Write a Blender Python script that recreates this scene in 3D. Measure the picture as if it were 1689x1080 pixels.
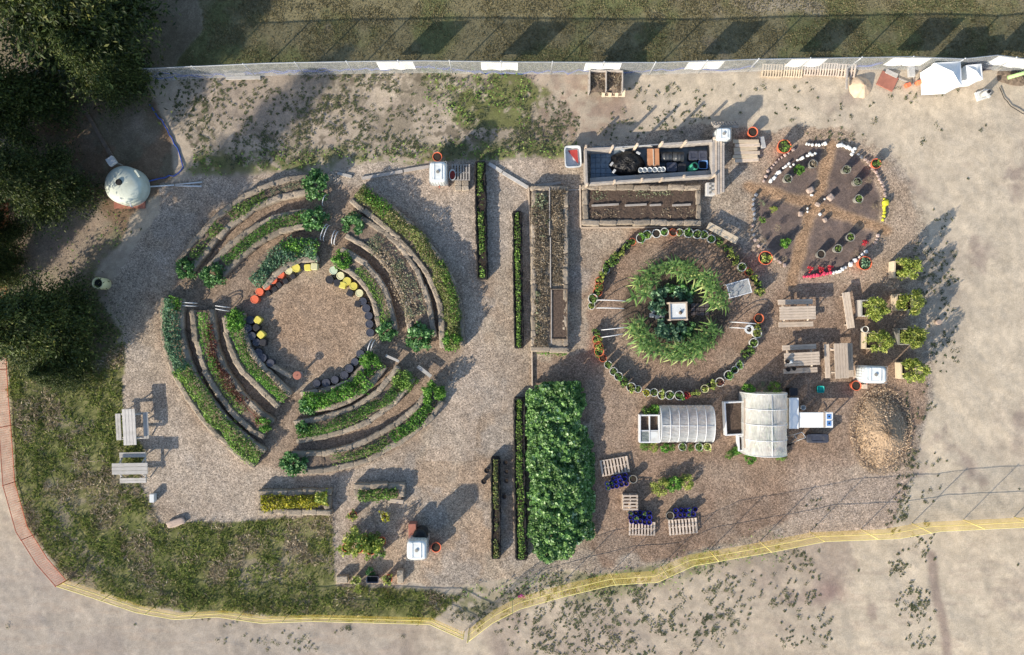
import bpy, math, random
import numpy as np
from mathutils import Vector, Matrix
R = math.radians
for o in list(bpy.data.objects): bpy.data.objects.remove(o)
sc = bpy.context.scene
COL = sc.collection

# ------------------------------------------------------------------ camera, sky, sun, exposure
S = 34.0; H = 39.0                       # photo pixels per metre on the ground, drone height
cam = bpy.data.cameras.new('camera'); camo = bpy.data.objects.new('camera', cam); COL.objects.link(camo)
camo.location = (0, 0, H); camo.rotation_euler = (0, 0, 0)
cam.sensor_width = 36; cam.lens = 36 * H / (1689 / S); cam.clip_end = 2000
sc.camera = camo
SUN_EL = R(25.5); SUN_AZ = R(225)        # sun stands in the south-west
w = bpy.data.worlds.new('World'); sc.world = w; w.use_nodes = True
nt = w.node_tree; bg = nt.nodes['Background']
sky = nt.nodes.new('ShaderNodeTexSky'); sky.sky_type = 'NISHITA'; sky.sun_disc = False
sky.sun_elevation = SUN_EL; sky.sun_rotation = SUN_AZ
nt.links.new(sky.outputs[0], bg.inputs[0]); bg.inputs[1].default_value = 0.125
sl = bpy.data.lights.new('sun', 'SUN'); so = bpy.data.objects.new('sun', sl); COL.objects.link(so)
sl.energy = 3.9; sl.angle = R(0.6); sl.color = (1.0, 0.89, 0.74)
d = Vector((math.cos(SUN_EL) * math.sin(SUN_AZ), math.cos(SUN_EL) * math.cos(SUN_AZ), math.sin(SUN_EL)))
so.rotation_euler = d.to_track_quat('Z', 'Y').to_euler()
sc.view_settings.view_transform = 'Standard'; sc.view_settings.look = 'None'
sc.view_settings.gamma = 1; sc.view_settings.exposure = 0.85

def W(px, py, z=0.0):
    k = (H - z) / H
    return ((px - 844.5) / S * k, (540 - py) / S * k)
def WV(px, py, z=0.0):
    a = W(px, py, z); return Vector((a[0], a[1], z))

# ------------------------------------------------------------------ bookkeeping
def lab(o, label, cat, group=None, kind=None):
    if label: o['label'] = label
    if cat: o['category'] = cat
    if group: o['group'] = group
    if kind: o['kind'] = kind
    return o
def thing(name, loc, label, cat, group=None, rz=0.0):
    o = bpy.data.objects.new(name, None); COL.objects.link(o)
    o.empty_display_size = 0.1
    o.location = (loc[0], loc[1], loc[2] if len(loc) > 2 else 0); o.rotation_euler = (0, 0, rz)
    return lab(o, label, cat, group)
def link(name, me, parent=None, loc=(0, 0, 0), rz=0.0, scale=(1, 1, 1)):
    o = bpy.data.objects.new(name, me); COL.objects.link(o)
    o.parent = parent; o.location = loc; o.rotation_euler = (0, 0, rz); o.scale = scale
    return o
def copy_tree(o, parent=None):
    c = o.copy(); COL.objects.link(c); c.parent = parent
    for ch in [x for x in bpy.data.objects if x.parent == o]: copy_tree(ch, c)
    return c
KIDS = {}
ORD = ['', 'first', 'second', 'third', 'fourth', 'fifth', 'sixth', 'seventh', 'eighth', 'ninth', 'tenth', 'eleventh', 'twelfth',
       'thirteenth', 'fourteenth', 'fifteenth', 'sixteenth', 'seventeenth', 'eighteenth', 'nineteenth', 'twentieth']
TENS = {2: 'twenty', 3: 'thirty', 4: 'forty'}
def ordn(n):
    if n <= 20: return ORD[n]
    if n % 10 == 0: return {30: 'thirtieth', 40: 'fortieth'}[n]
    return TENS[n // 10] + '-' + ORD[n % 10]

# ------------------------------------------------------------------ mesh helpers
def npmesh(name, V, F, m=None, smooth=False):
    V = np.asarray(V, dtype=np.float32); F = np.asarray(F, dtype=np.int32)
    me = bpy.data.meshes.new(name)
    n, k = F.shape
    me.vertices.add(len(V)); me.vertices.foreach_set('co', V.ravel())
    me.loops.add(n * k); me.loops.foreach_set('vertex_index', F.ravel())
    me.polygons.add(n)
    me.polygons.foreach_set('loop_start', np.arange(0, n * k, k, dtype=np.int32))
    if smooth: me.polygons.foreach_set('use_smooth', np.ones(n, dtype=bool))
    me.update(calc_edges=True); me.validate()
    if m: me.materials.append(m)
    return me
class MB:
    def __init__(s): s.v = []; s.f = []; s.mi = []; s.sm = []
    def add(s, vs, fs, mi=0, sm=False):
        b = len(s.v); s.v += [tuple(v) for v in vs]
        s.f += [tuple(b + i for i in f) for f in fs]; s.mi += [mi] * len(fs); s.sm += [sm] * len(fs)
    def box(s, c, sz, rz=0.0, bev=0.0, mi=0, rx=0.0, ry=0.0):
        hx, hy, hz = sz[0] / 2, sz[1] / 2, sz[2] / 2
        b = min(bev, hx * .45, hy * .45, hz * .45)
        M = Matrix.Rotation(rz, 3, 'Z') @ Matrix.Rotation(ry, 3, 'Y') @ Matrix.Rotation(rx, 3, 'X')
        if b <= 0:
            vs = [(x * hx, y * hy, z * hz) for z in (-1, 1) for y in (-1, 1) for x in (-1, 1)]
            fs = [(0, 2, 3, 1), (4, 5, 7, 6), (0, 1, 5, 4), (2, 6, 7, 3), (0, 4, 6, 2), (1, 3, 7, 5)]
        else:
            def oct_(z, i):
                X, Y = hx - i, hy - i
                return [(-X + b, -Y, z), (X - b, -Y, z), (X, -Y + b, z), (X, Y - b, z), (X - b, Y, z), (-X + b, Y, z), (-X, Y - b, z), (-X, -Y + b, z)]
            vs = oct_(-hz, 0) + oct_(hz - b, 0) + oct_(hz, b * .8)
            fs = [tuple(range(7, -1, -1)), tuple(range(16, 24))]
            for r in (0, 8):
                for i in range(8): fs.append((r + i, r + (i + 1) % 8, r + 8 + (i + 1) % 8, r + 8 + i))
        s.add([M @ Vector(v) + Vector(c) for v in vs], fs, mi)
        return s
    def lathe(s, prof, c=(0, 0, 0), n=20, mi=0, M=None, caps=True, sq=0.0):
        vs = []; fs = []
        for r, z in prof:
            for i in range(n):
                a = 2 * math.pi * i / n
                ca, sa = math.cos(a), math.sin(a)
                if sq:
                    q = (abs(ca) ** sq + abs(sa) ** sq) ** (-1 / sq); ca *= q; sa *= q
                v = Vector((r * ca, r * sa, z))
                if M: v = M @ v
                vs.append(v + Vector(c))
        for j in range(len(prof) - 1):
            for i in range(n):
                fs.append((j * n + i, j * n + (i + 1) % n, (j + 1) * n + (i + 1) % n, (j + 1) * n + i))
        ns = len(fs)
        if caps:
            fs.append(tuple(range(n - 1, -1, -1))); k = (len(prof) - 1) * n; fs.append(tuple(range(k, k + n)))
        s.add(vs, fs, mi, True)
        b0 = len(s.sm) - len(fs)
        for j in range(len(prof) - 1):
            if abs(prof[j + 1][1] - prof[j][1]) < .3 * abs(prof[j + 1][0] - prof[j][0]) and n <= 36 and len(prof) < 16:
                for i in range(n): s.sm[b0 + j * n + i] = False
        for j in range(ns, len(fs)): s.sm[b0 + j] = False
        return s
    def tube(s, pts, r, n=6, mi=0, caps=True):
        pts = [Vector(p) for p in pts]; vs = []; fs = []
        for i, p in enumerate(pts):
            t = (pts[min(i + 1, len(pts) - 1)] - pts[max(i - 1, 0)]).normalized()
            u = t.cross(Vector((0, 0, 1)))
            if u.length < 1e-3: u = t.cross(Vector((1, 0, 0)))
            u.normalize(); v = u.cross(t)
            rr = r[i] if isinstance(r, (list, tuple)) else r
            for k in range(n):
                a = 2 * math.pi * k / n; vs.append(p + u * rr * math.cos(a) + v * rr * math.sin(a))
        for i in range(len(pts) - 1):
            for k in range(n): fs.append((i * n + k, i * n + (k + 1) % n, (i + 1) * n + (k + 1) % n, (i + 1) * n + k))
        if caps:
            fs.append(tuple(range(n - 1, -1, -1))); k = (len(pts) - 1) * n; fs.append(tuple(range(k, k + n)))
        s.add(vs, fs, mi, True)
        return s
    def mesh(s, name, *mats):
        me = bpy.data.meshes.new(name); me.from_pydata(s.v, [], s.f)
        me.polygons.foreach_set('material_index', s.mi); me.polygons.foreach_set('use_smooth', s.sm)
        for m in mats: me.materials.append(m)
        me.update(); return me
    def build(s, name, m, parent=None, loc=(0, 0, 0), rz=0.0, scale=(1, 1, 1)):
        mats = m if isinstance(m, (list, tuple)) else [m]
        return link(name, s.mesh(name, *mats), parent, loc, rz, scale)

# ------------------------------------------------------------------ materials
def newmat(name):
    m = bpy.data.materials.new(name); m.use_nodes = True
    n = m.node_tree; b = n.nodes['Principled BSDF']; return m, n, b
def mat(name, col, rough=0.8, var=0.25, scale=6.0, bump=0.3, metal=0.0, orand=0.15, stretch=(1, 1, 1), dirt=None, spec=0.3, bdist=0.01):
    m, n, b = newmat(name); L = n.links
    tc = n.nodes.new('ShaderNodeTexCoord'); mp = n.nodes.new('ShaderNodeMapping'); L.new(tc.outputs['Object'], mp.inputs[0])
    mp.inputs['Scale'].default_value = stretch
    no = n.nodes.new('ShaderNodeTexNoise'); no.inputs['Scale'].default_value = scale; no.inputs['Detail'].default_value = 6; L.new(mp.outputs[0], no.inputs[0])
    oi = n.nodes.new('ShaderNodeObjectInfo')
    mr = n.nodes.new('ShaderNodeMapRange'); L.new(no.outputs[0], mr.inputs[0]); mr.inputs[1].default_value = .25; mr.inputs[2].default_value = .75
    mr.inputs[3].default_value = 1 - var; mr.inputs[4].default_value = 1 + var
    mr2 = n.nodes.new('ShaderNodeMapRange'); L.new(oi.outputs['Random'], mr2.inputs[0]); mr2.inputs[3].default_value = 1 - orand; mr2.inputs[4].default_value = 1 + orand
    mu = n.nodes.new('ShaderNodeMath'); mu.operation = 'MULTIPLY'; L.new(mr.outputs[0], mu.inputs[0]); L.new(mr2.outputs[0], mu.inputs[1])
    mx = n.nodes.new('ShaderNodeVectorMath'); mx.operation = 'SCALE'; mx.inputs[0].default_value = col; L.new(mu.outputs[0], mx.inputs['Scale'])
    out = mx.outputs[0]
    if dirt:
        n2 = n.nodes.new('ShaderNodeTexNoise'); n2.inputs['Scale'].default_value = 2.3; n2.inputs['Detail'].default_value = 8; L.new(tc.outputs['Object'], n2.inputs[0])
        r2 = n.nodes.new('ShaderNodeMapRange'); r2.inputs[1].default_value = .5; r2.inputs[2].default_value = .72; r2.inputs[4].default_value = 0.7; L.new(n2.outputs[0], r2.inputs[0])
        mm = n.nodes.new('ShaderNodeMix'); mm.data_type = 'RGBA'; L.new(r2.outputs[0], mm.inputs[0]); L.new(out, mm.inputs[6]); mm.inputs[7].default_value = (*dirt, 1)
        out = mm.outputs[2]
    L.new(out, b.inputs['Base Color'])
    b.inputs['Roughness'].default_value = rough; b.inputs['Metallic'].default_value = metal
    b.inputs['Specular IOR Level'].default_value = spec
    if bump:
        bu = n.nodes.new('ShaderNodeBump'); bu.inputs['Strength'].default_value = bump; bu.inputs['Distance'].default_value = bdist
        L.new(no.outputs[0], bu.inputs['Height']); L.new(bu.outputs[0], b.inputs['Normal'])
    return m
def leafmat(name, c1, c2, c3=None, rough=0.55, trans=0.3):
    """colour varies leaf by leaf (random per island) between c1 and c2, with a few c3"""
    m, n, b = newmat(name); L = n.links
    g = n.nodes.new('ShaderNodeNewGeometry'); cr = n.nodes.new('ShaderNodeValToRGB'); L.new(g.outputs['Random Per Island'], cr.inputs[0])
    e = cr.color_ramp.elements; e[0].position = 0.0; e[0].color = (*c1, 1); e[1].position = 0.85; e[1].color = (*c2, 1)
    if c3: x = e.new(0.97); x.color = (*c3, 1)
    tc = n.nodes.new('ShaderNodeTexCoord'); no = n.nodes.new('ShaderNodeTexNoise'); no.inputs['Scale'].default_value = 1.3; no.inputs['Detail'].default_value = 3
    L.new(tc.outputs['Object'], no.inputs[0])
    mr = n.nodes.new('ShaderNodeMapRange'); L.new(no.outputs[0], mr.inputs[0]); mr.inputs[1].default_value = .3; mr.inputs[2].default_value = .7; mr.inputs[3].default_value = .85; mr.inputs[4].default_value = 1.6
    oi = n.nodes.new('ShaderNodeObjectInfo'); mr2 = n.nodes.new('ShaderNodeMapRange'); L.new(oi.outputs['Random'], mr2.inputs[0]); mr2.inputs[3].default_value = .85; mr2.inputs[4].default_value = 1.15
    mu = n.nodes.new('ShaderNodeMath'); mu.operation = 'MULTIPLY'; L.new(mr.outputs[0], mu.inputs[0]); L.new(mr2.outputs[0], mu.inputs[1])
    sc_ = n.nodes.new('ShaderNodeVectorMath'); sc_.operation = 'SCALE'; L.new(cr.outputs[0], sc_.inputs[0]); L.new(mu.outputs[0], sc_.inputs['Scale'])
    L.new(sc_.outputs[0], b.inputs['Base Color']); b.inputs['Roughness'].default_value = rough; b.inputs['Specular IOR Level'].default_value = .35
    t = n.nodes.new('ShaderNodeBsdfTranslucent'); L.new(sc_.outputs[0], t.inputs[0])
    mx = n.nodes.new('ShaderNodeMixShader'); mx.inputs[0].default_value = trans; L.new(b.outputs[0], mx.inputs[1]); L.new(t.outputs[0], mx.inputs[2])
    L.new(mx.outputs[0], n.nodes['Material Output'].inputs[0])
    return m
def netmat(name, col, alpha, rough=0.6):
    m, n, b = newmat(name); L = n.links
    tc = n.nodes.new('ShaderNodeTexCoord'); no = n.nodes.new('ShaderNodeTexNoise'); no.inputs['Scale'].default_value = 5; L.new(tc.outputs['Object'], no.inputs[0])
    mr = n.nodes.new('ShaderNodeMapRange'); L.new(no.outputs[0], mr.inputs[0]); mr.inputs[1].default_value = .3; mr.inputs[2].default_value = .7
    mr.inputs[3].default_value = alpha * .8; mr.inputs[4].default_value = min(1, alpha * 1.25)
    b.inputs['Base Color'].default_value = (*col, 1); b.inputs['Roughness'].default_value = rough
    t = n.nodes.new('ShaderNodeBsdfTransparent'); mx = n.nodes.new('ShaderNodeMixShader')
    L.new(mr.outputs[0], mx.inputs[0]); L.new(t.outputs[0], mx.inputs[1]); L.new(b.outputs[0], mx.inputs[2]); L.new(mx.outputs[0], n.nodes['Material Output'].inputs[0])
    return m
def filmmat(name, col, alpha):
    """cloudy greenhouse film: partly clear, with folds"""
    m, n, b = newmat(name); L = n.links
    tc = n.nodes.new('ShaderNodeTexCoord'); mp = n.nodes.new('ShaderNodeMapping'); mp.inputs['Scale'].default_value = (1.2, 5, 1.2); L.new(tc.outputs['Object'], mp.inputs[0])
    no = n.nodes.new('ShaderNodeTexNoise'); no.inputs['Scale'].default_value = 2.2; no.inputs['Detail'].default_value = 5; no.inputs['Distortion'].default_value = 1.2; L.new(mp.outputs[0], no.inputs[0])
    mr = n.nodes.new('ShaderNodeMapRange'); L.new(no.outputs[0], mr.inputs[0]); mr.inputs[1].default_value = .35; mr.inputs[2].default_value = .7
    mr.inputs[3].default_value = alpha * .8; mr.inputs[4].default_value = min(1, alpha * 1.2)
    b.inputs['Base Color'].default_value = (*col, 1); b.inputs['Roughness'].default_value = .28
    bu = n.nodes.new('ShaderNodeBump'); bu.inputs['Strength'].default_value = .8; bu.inputs['Distance'].default_value = .06; L.new(no.outputs[0], bu.inputs['Height']); L.new(bu.outputs[0], b.inputs['Normal'])
    tl = n.nodes.new('ShaderNodeBsdfTranslucent'); tl.inputs[0].default_value = (*col, 1)
    m0 = n.nodes.new('ShaderNodeMixShader'); m0.inputs[0].default_value = .3; L.new(b.outputs[0], m0.inputs[1]); L.new(tl.outputs[0], m0.inputs[2])
    t = n.nodes.new('ShaderNodeBsdfTransparent'); mx = n.nodes.new('ShaderNodeMixShader')
    L.new(mr.outputs[0], mx.inputs[0]); L.new(t.outputs[0], mx.inputs[1]); L.new(m0.outputs[0], mx.inputs[2]); L.new(mx.outputs[0], n.nodes['Material Output'].inputs[0])
    return m

M = dict(
    straw=mat('straw', (.34, .285, .22), .95, .5, 11, .9, stretch=(1.5, 3, 1), orand=.2, bdist=.04),
    straw_dark=mat('straw_dark', (.15, .115, .085), .95, .5, 9, .9, orand=.2, bdist=.03),
    soil=mat('soil', (.085, .06, .045), .95, .5, 14, .9, bdist=.03),
    pale_soil=mat('pale_soil', (.19, .145, .11), .95, .5, 14, .9, bdist=.03),
    potsoil=mat('potsoil', (.04, .03, .022), .95, .4, 20, .6),
    wood_grey=mat('wood_grey', (.36, .33, .30), .85, .35, 5, .4, stretch=(1, 14, 1), dirt=(.22, .19, .16)),
    wood_pale=mat('wood_pale', (.50, .41, .32), .8, .30, 5, .4, stretch=(1, 14, 1), dirt=(.34, .28, .23), orand=.2),
    wood_pale_y=mat('wood_pale_y', (.56, .46, .37), .8, .30, 5, .4, stretch=(14, 1, 1), dirt=(.36, .31, .26), orand=.2),
    wood_new=mat('wood_new', (.56, .46, .33), .8, .2, 5, .3, stretch=(1, 10, 1)),
    wood_white=mat('wood_white', (.45, .43, .40), .8, .25, 5, .3, stretch=(1, 12, 1), dirt=(.33, .31, .27)),
    wood_dark=mat('wood_dark', (.17, .13, .10), .9, .3, 6, .4),
    ply=mat('ply', (.42, .20, .10), .8, .2, 4, .2),
    white=mat('white_plastic', (.62, .64, .63), .4, .06, 3, .05, orand=.04, dirt=(.45, .43, .38)),
    tankw=mat('tank_white', (.70, .74, .73), .35, .06, 3, .05, orand=.03, dirt=(.48, .49, .44)),
    pvc=mat('pvc', (.62, .63, .64), .4, .08, 3, 0, orand=.05),
    steel=mat('steel', (.42, .44, .46), .45, .15, 3, 0, metal=.5),
    tank=mat('pale_green_tank', (.64, .69, .60), .4, .1, 1.2, .1, dirt=(.42, .43, .34)),
    black=mat('black_plastic', (.030, .030, .034), .5, .3, 6, .2, dirt=(.05, .045, .04)),
    navy=mat('navy_plastic', (.050, .056, .078), .55, .3, 6, .2, dirt=(.10, .095, .09)),
    fabric=mat('black_fabric', (.016, .015, .015), .9, .4, 12, .5),
    terra=mat('terracotta', (.60, .15, .065), .7, .2, 4, .1, dirt=(.42, .16, .10)),
    orange=mat('orange_paint', (.78, .17, .08), .5, .12, 4, .05, dirt=(.55, .17, .10)),
    yellow=mat('yellow_paint', (.68, .58, .11), .5, .12, 4, .05, dirt=(.52, .46, .16)),
    cream=mat('cream_plastic', (.66, .62, .36), .5, .1, 4, .05),
    mint=mat('mint_plastic', (.50, .58, .42), .5, .1, 4, .05),
    greypot=mat('grey_pot', (.26, .25, .22), .75, .2, 5, .15, orand=.2),
    whitepot=mat('white_pot', (.58, .57, .52), .6, .12, 5, .1, orand=.1),
    bluepot=mat('cobalt_plastic', (.022, .022, .20), .35, .3, 5, .1, orand=.3),
    bluehose=mat('blue_hose', (.045, .09, .34), .5, .2, 5, 0),
    blue=mat('blue_plastic', (.10, .22, .46), .4, .15, 5, .05),
    green=mat('green_plastic', (.06, .34, .20), .4, .15, 5, .05),
    teal=mat('teal_plastic', (.01, .30, .27), .4, .15, 5, .05),
    red=mat('red_plastic', (.42, .06, .05), .5, .2, 5, .05),
    redboard=mat('red_board', (.34, .14, .10), .85, .15, 5, .1),
    banner=mat('banner', (.80, .81, .80), .6, .03, 2, .05, orand=.03),
    rock=mat('rock', (.40, .31, .27), .85, .25, 7, .4, orand=.3),
    rock_white=mat('rock_white', (.74, .74, .70), .8, .1, 7, .3, orand=.08),
    rock_dark=mat('rock_dark', (.19, .20, .22), .85, .25, 7, .4, orand=.35),
    rock_yellow=mat('rock_yellow', (.64, .62, .05), .6, .1, 7, .3, orand=.1),
    rock_pink=mat('rock_pink', (.72, .07, .13), .6, .15, 7, .3, orand=.2),
    stone=mat('stone', (.36, .28, .23), .85, .2, 7, .5),
    paver=mat('paver', (.13, .17, .21), .8, .25, 5, .3),
    brick=mat('brick', (.10, .085, .09), .9, .3, 5, .3, orand=.3),
    sand=mat('sandpile', (.52, .40, .28), .95, .15, 5, .4),
    mulch=mat('mulch_heap', (.40, .29, .19), .95, .4, 11, .8, bdist=.05),
    rubber=mat('rubber', (.02, .02, .02), .8, .2, 6, .1),
    tarp=mat('tarp', (.012, .012, .013), .42, .4, 4, .9, bdist=.08),
    lightgrey=mat('light_grey', (.45, .45, .44), .7, .15, 5, .1),
    chain=netmat('chain_link', (.50, .52, .53), .34),
    ynet=mat('yellow_net', (.74, .54, .10), .6, .1, 4, 0),
    onet=mat('orange_net', (.72, .15, .06), .6, .2, 2, 0),
    film=filmmat('film', (.80, .84, .85), .50),
    film2=filmmat('film2', (.86, .86, .82), .62),
    glass=filmmat('cold_frame_glass', (.45, .52, .50), .35),
    screen=netmat('screen', (.45, .48, .48), .45),
    ypost=mat('yellow_rail', (.82, .70, .26), .5, .1, 4, 0),
    opost=mat('orange_rail', (.55, .14, .07), .5, .15, 4, 0),
    bark=mat('bark', (.10, .075, .055), .95, .4, 12, .8, stretch=(3, 3, .6)),
    # foliage
    hedge=leafmat('hedge_leaf', (.045, .10, .020), (.18, .30, .055), (.28, .38, .10)),
    hedge_dull=leafmat('dull_leaf', (.07, .11, .03), (.24, .28, .085), (.34, .30, .13)),
    lush=leafmat('lush_leaf', (.035, .11, .018), (.15, .33, .045), (.28, .46, .09)),
    deep=leafmat('deep_leaf', (.022, .075, .022), (.11, .25, .07), (.34, .50, .26)),
    bluegreen=leafmat('bluegreen_leaf', (.04, .11, .055), (.17, .30, .17), (.28, .42, .26)),
    bean=leafmat('bean_leaf', (.020, .075, .020), (.22, .40, .11), (.52, .66, .38)),
    yel=leafmat('yellow_leaf', (.16, .19, .02), (.48, .44, .04), (.62, .54, .06)),
    ygreen=leafmat('yellowgreen_leaf', (.10, .16, .03), (.38, .44, .09), (.52, .50, .16)),
    redleaf=leafmat('red_leaf', (.06, .018, .018), (.17, .05, .035), (.09, .18, .04)),
    corn=leafmat('corn_leaf', (.025, .075, .020), (.20, .34, .09), (.38, .42, .16)),
    dry=leafmat('dry_leaf', (.15, .115, .075), (.40, .33, .235), (.50, .44, .34)),
    sage=leafmat('sage_leaf', (.08, .11, .06), (.25, .28, .17), (.38, .35, .24)),
    conifer=leafmat('conifer_leaf', (.010, .022, .006), (.070, .100, .022), (.15, .16, .045), trans=.2),
    weed=leafmat('weed_leaf', (.045, .055, .025), (.11, .125, .055), (.22, .18, .10), trans=.2),
    grassblade=leafmat('grass_blade', (.075, .11, .022), (.20, .24, .06), (.36, .32, .14), trans=.4),
    mown=leafmat('mown_blade', (.12, .11, .05), (.22, .19, .10), (.30, .25, .14), trans=.3),
    mulchleaf=leafmat('loose_mulch', (.22, .155, .10), (.44, .33, .22), (.55, .45, .33), trans=.1),
    redflower=leafmat('red_petal', (.35, .02, .03), (.60, .05, .07)),
    pinkflower=leafmat('pink_petal', (.45, .06, .25), (.65, .15, .40)),
)

# ------------------------------------------------------------------ noise
def vnoise(x, y, cell, seed):
    rg = np.random.RandomState(seed); G = rg.rand(256, 256)
    u = x / cell + 1000; v = y / cell + 1000
    iu = np.floor(u).astype(int); iv = np.floor(v).astype(int); fu = u - iu; fv = v - iv
    fu = fu * fu * (3 - 2 * fu); fv = fv * fv * (3 - 2 * fv)
    a = G[iu % 256, iv % 256]; b = G[(iu + 1) % 256, iv % 256]; c = G[iu % 256, (iv + 1) % 256]; e = G[(iu + 1) % 256, (iv + 1) % 256]
    return (a * (1 - fu) + b * fu) * (1 - fv) + (c * (1 - fu) + e * fu) * fv
def fbm(x, y, cell, seed, octv=4):
    t = 0; a = 1; s = 0
    for i in range(octv): t = t + a * vnoise(x, y, cell / 2 ** i, seed + i * 7); s += a; a *= .55
    return t / s
def inpoly(X, Y, P):
    c = np.zeros(X.shape, bool); n = len(P)
    for i in range(n):
        x1, y1 = P[i]; x2, y2 = P[(i + 1) % n]
        if y1 == y2: continue
        k = ((y1 > Y) != (y2 > Y)) & (X < (x2 - x1) * (Y - y1) / (y2 - y1) + x1); c ^= k
    return c
def segdist(X, Y, P):
    dm = np.full(X.shape, 1e9)
    for (x1, y1), (x2, y2) in zip(P[:-1], P[1:]):
        dx, dy = x2 - x1, y2 - y1; t = np.clip(((X - x1) * dx + (Y - y1) * dy) / (dx * dx + dy * dy + 1e-9), 0, 1)
        dm = np.minimum(dm, np.hypot(X - x1 - t * dx, Y - y1 - t * dy))
    return dm
def sstep(a, b, x): t = np.clip((x - a) / (b - a), 0, 1); return t * t * (3 - 2 * t)

# ------------------------------------------------------------------ ground (all masks in photo pixels = metres * 34)
CHIPS = [(172, 482), (215, 420), (262, 350), (262, 300), (330, 290), (400, 292), (470, 280), (560, 284), (600, 270), (700, 270), (790, 264), (870, 262), (935, 262), (960, 240),
         (1190, 200), (1275, 220), (1310, 205), (1400, 212), (1480, 262), (1520, 330), (1530, 420), (1535, 520), (1540, 640), (1520, 740), (1500, 800), (1470, 870), (1330, 890),
         (1150, 912), (1060, 935), (985, 945), (940, 940), (830, 955), (760, 965), (552, 967), (550, 846), (420, 858), (262, 860), (232, 800), (240, 740), (200, 690), (207, 560)]
GRASSL = [(12, 560), (120, 620), (207, 560), (200, 690), (240, 740), (232, 800), (262, 860), (420, 858), (550, 846), (552, 967), (700, 972), (760, 985), (700, 1030), (430, 1016), (240, 1002),
          (110, 957), (46, 869), (25, 795), (14, 650)]
TREEF = [(-900, -900), (330, -900), (330, 60), (285, 115), (240, 140), (275, 200), (285, 290), (220, 350), (150, 470), (207, 560), (120, 625), (20, 610), (-5, 500), (-900, 500)]
BROWN1 = [(975, 480), (990, 420), (1050, 372), (1150, 372), (1230, 420), (1270, 440), (1330, 470), (1480, 470), (1520, 560), (1530, 640), (1510, 740), (1380, 770), (1310, 860), (1210, 905), (1120, 915),
          (1000, 930), (975, 900), (985, 760), (960, 660), (880, 640), (880, 590), (960, 585)]
WHEEL_C = (1350, 342)
xs = np.concatenate([[-400, -150, -60], np.arange(-29, -25.2, .5), np.arange(-25.2, 25.2, .065), np.arange(25.2, 29, .5), [60, 150, 400]])
ys = np.concatenate([[-400, -150, -60], np.arange(-21, -16.4, .5), np.arange(-16.4, 16.4, .065), np.arange(16.4, 21, .5), [60, 150, 400]])
GX, GY = np.meshgrid(xs, ys)
PX = GX * S + 844.5; PY = 540 - GY * S
def ground_fields(PX, PY):
    n1 = fbm(PX, PY, 40, 1) - .5; n2 = fbm(PX, PY, 40, 11) - .5
    qx = PX + n1 * 26; qy = PY + n2 * 26
    sx_ = PX + (fbm(PX, PY, 14, 21) - .5) * 10; sy_ = PY + (fbm(PX, PY, 14, 31) - .5) * 10
    D = {}
    D['chips'] = inpoly(sx_ * .5 + qx * .5, sy_ * .5 + qy * .5, CHIPS) * 1.
    D['grassL'] = inpoly(sx_, sy_, GRASSL) * (1 - D['chips'])
    D['treef'] = inpoly(qx, qy, TREEF) * (1 - D['chips'])
    D['top'] = ((sy_ < 118 - (PX > 1100) * 6 - (PX < 500) * 2)) * (1 - D['treef'])
    D['brown'] = inpoly(qx + n1 * 30, qy + n2 * 30, BROWN1) * 1.
    dw = np.hypot((sx_ - WHEEL_C[0]) / 103, (sy_ - WHEEL_C[1]) / 112)
    cross = np.minimum(segdist(sx_, sy_, [(1370, 240), (1356, 300), (1341, 342), (1325, 390), (1306, 470)]), segdist(sx_, sy_, [(1235, 308), (1290, 322), (1341, 336), (1400, 358), (1462, 380)]))
    D['cross'] = (1 - sstep(7, 12, cross)) * (dw < 1.25)
    D['soilw'] = (dw < .98) * (1 - D['cross'])
    D['stripT'] = inpoly(qx, qy, [(690, 112), (860, 112), (905, 150), (870, 215), (780, 210), (700, 175)]) * 1.
    D['weedT'] = (1 - sstep(10, 30, segdist(qx, qy, [(330, 275), (450, 265), (560, 262), (700, 258), (830, 252), (940, 258)]))) * (1 - D['chips'])
    D['weedB'] = (1 - sstep(12, 40, segdist(qx, qy, [(770, 985), (870, 975), (960, 965), (1060, 950), (1180, 915), (1300, 895)]))) * (1 - .8 * D['chips'])
    D['scrub'] = inpoly(qx, qy, [(300, 120), (470, 118), (700, 118), (900, 150), (960, 200), (940, 255), (560, 262), (330, 280), (285, 200)]) * (1 - D['chips'])
    return D
D = ground_fields(PX, PY)
def blur(A, n):
    for _ in range(n):
        A = (A + np.roll(A, 1, 0) + np.roll(A, -1, 0) + np.roll(A, 1, 1) + np.roll(A, -1, 1)) / 5
    return A
for k in D: D[k] = blur(D[k].astype(float), 2)
_c = blur(D['chips'], 22); _k = sstep(1360, 1420, PX) * sstep(700, 560, PY); _c = _c * (1 - _k) + blur(D['chips'], 150) * _k; D['chips0'] = D['chips']; D['chips'] = sstep(.30 - .14 * _k, .70 + .14 * _k, _c * .75 + .25 * (D['chips'] * (1 - _k) + _c * _k) + (fbm(PX, PY, 7, 71, 3) - .5) * .9 * (1 - np.abs(_c * 2 - 1)))
def lerp(A, c, wgt): return A * (1 - wgt[..., None]) + np.array(c) * wgt[..., None]
big = fbm(PX, PY, 260, 3, 5); mid = fbm(PX, PY, 60, 5, 5); fin = fbm(PX, PY, 9, 9, 3); vf = fbm(PX, PY, 3.2, 13, 2)
C = np.ones(GX.shape + (3,)) * np.array([.47, .40, .305])
C = lerp(C, (.39, .325, .25), sstep(.45, .7, big) * .8)
C = lerp(C, (.27, .215, .18), sstep(.55, .72, mid) * sstep(.4, .6, fbm(PX, PY, 110, 77)) * .8)
lowl = sstep(900, 560, PX) * sstep(850, 960, PY)
C = lerp(C, (.32, .28, .24), lowl * .8)
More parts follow.
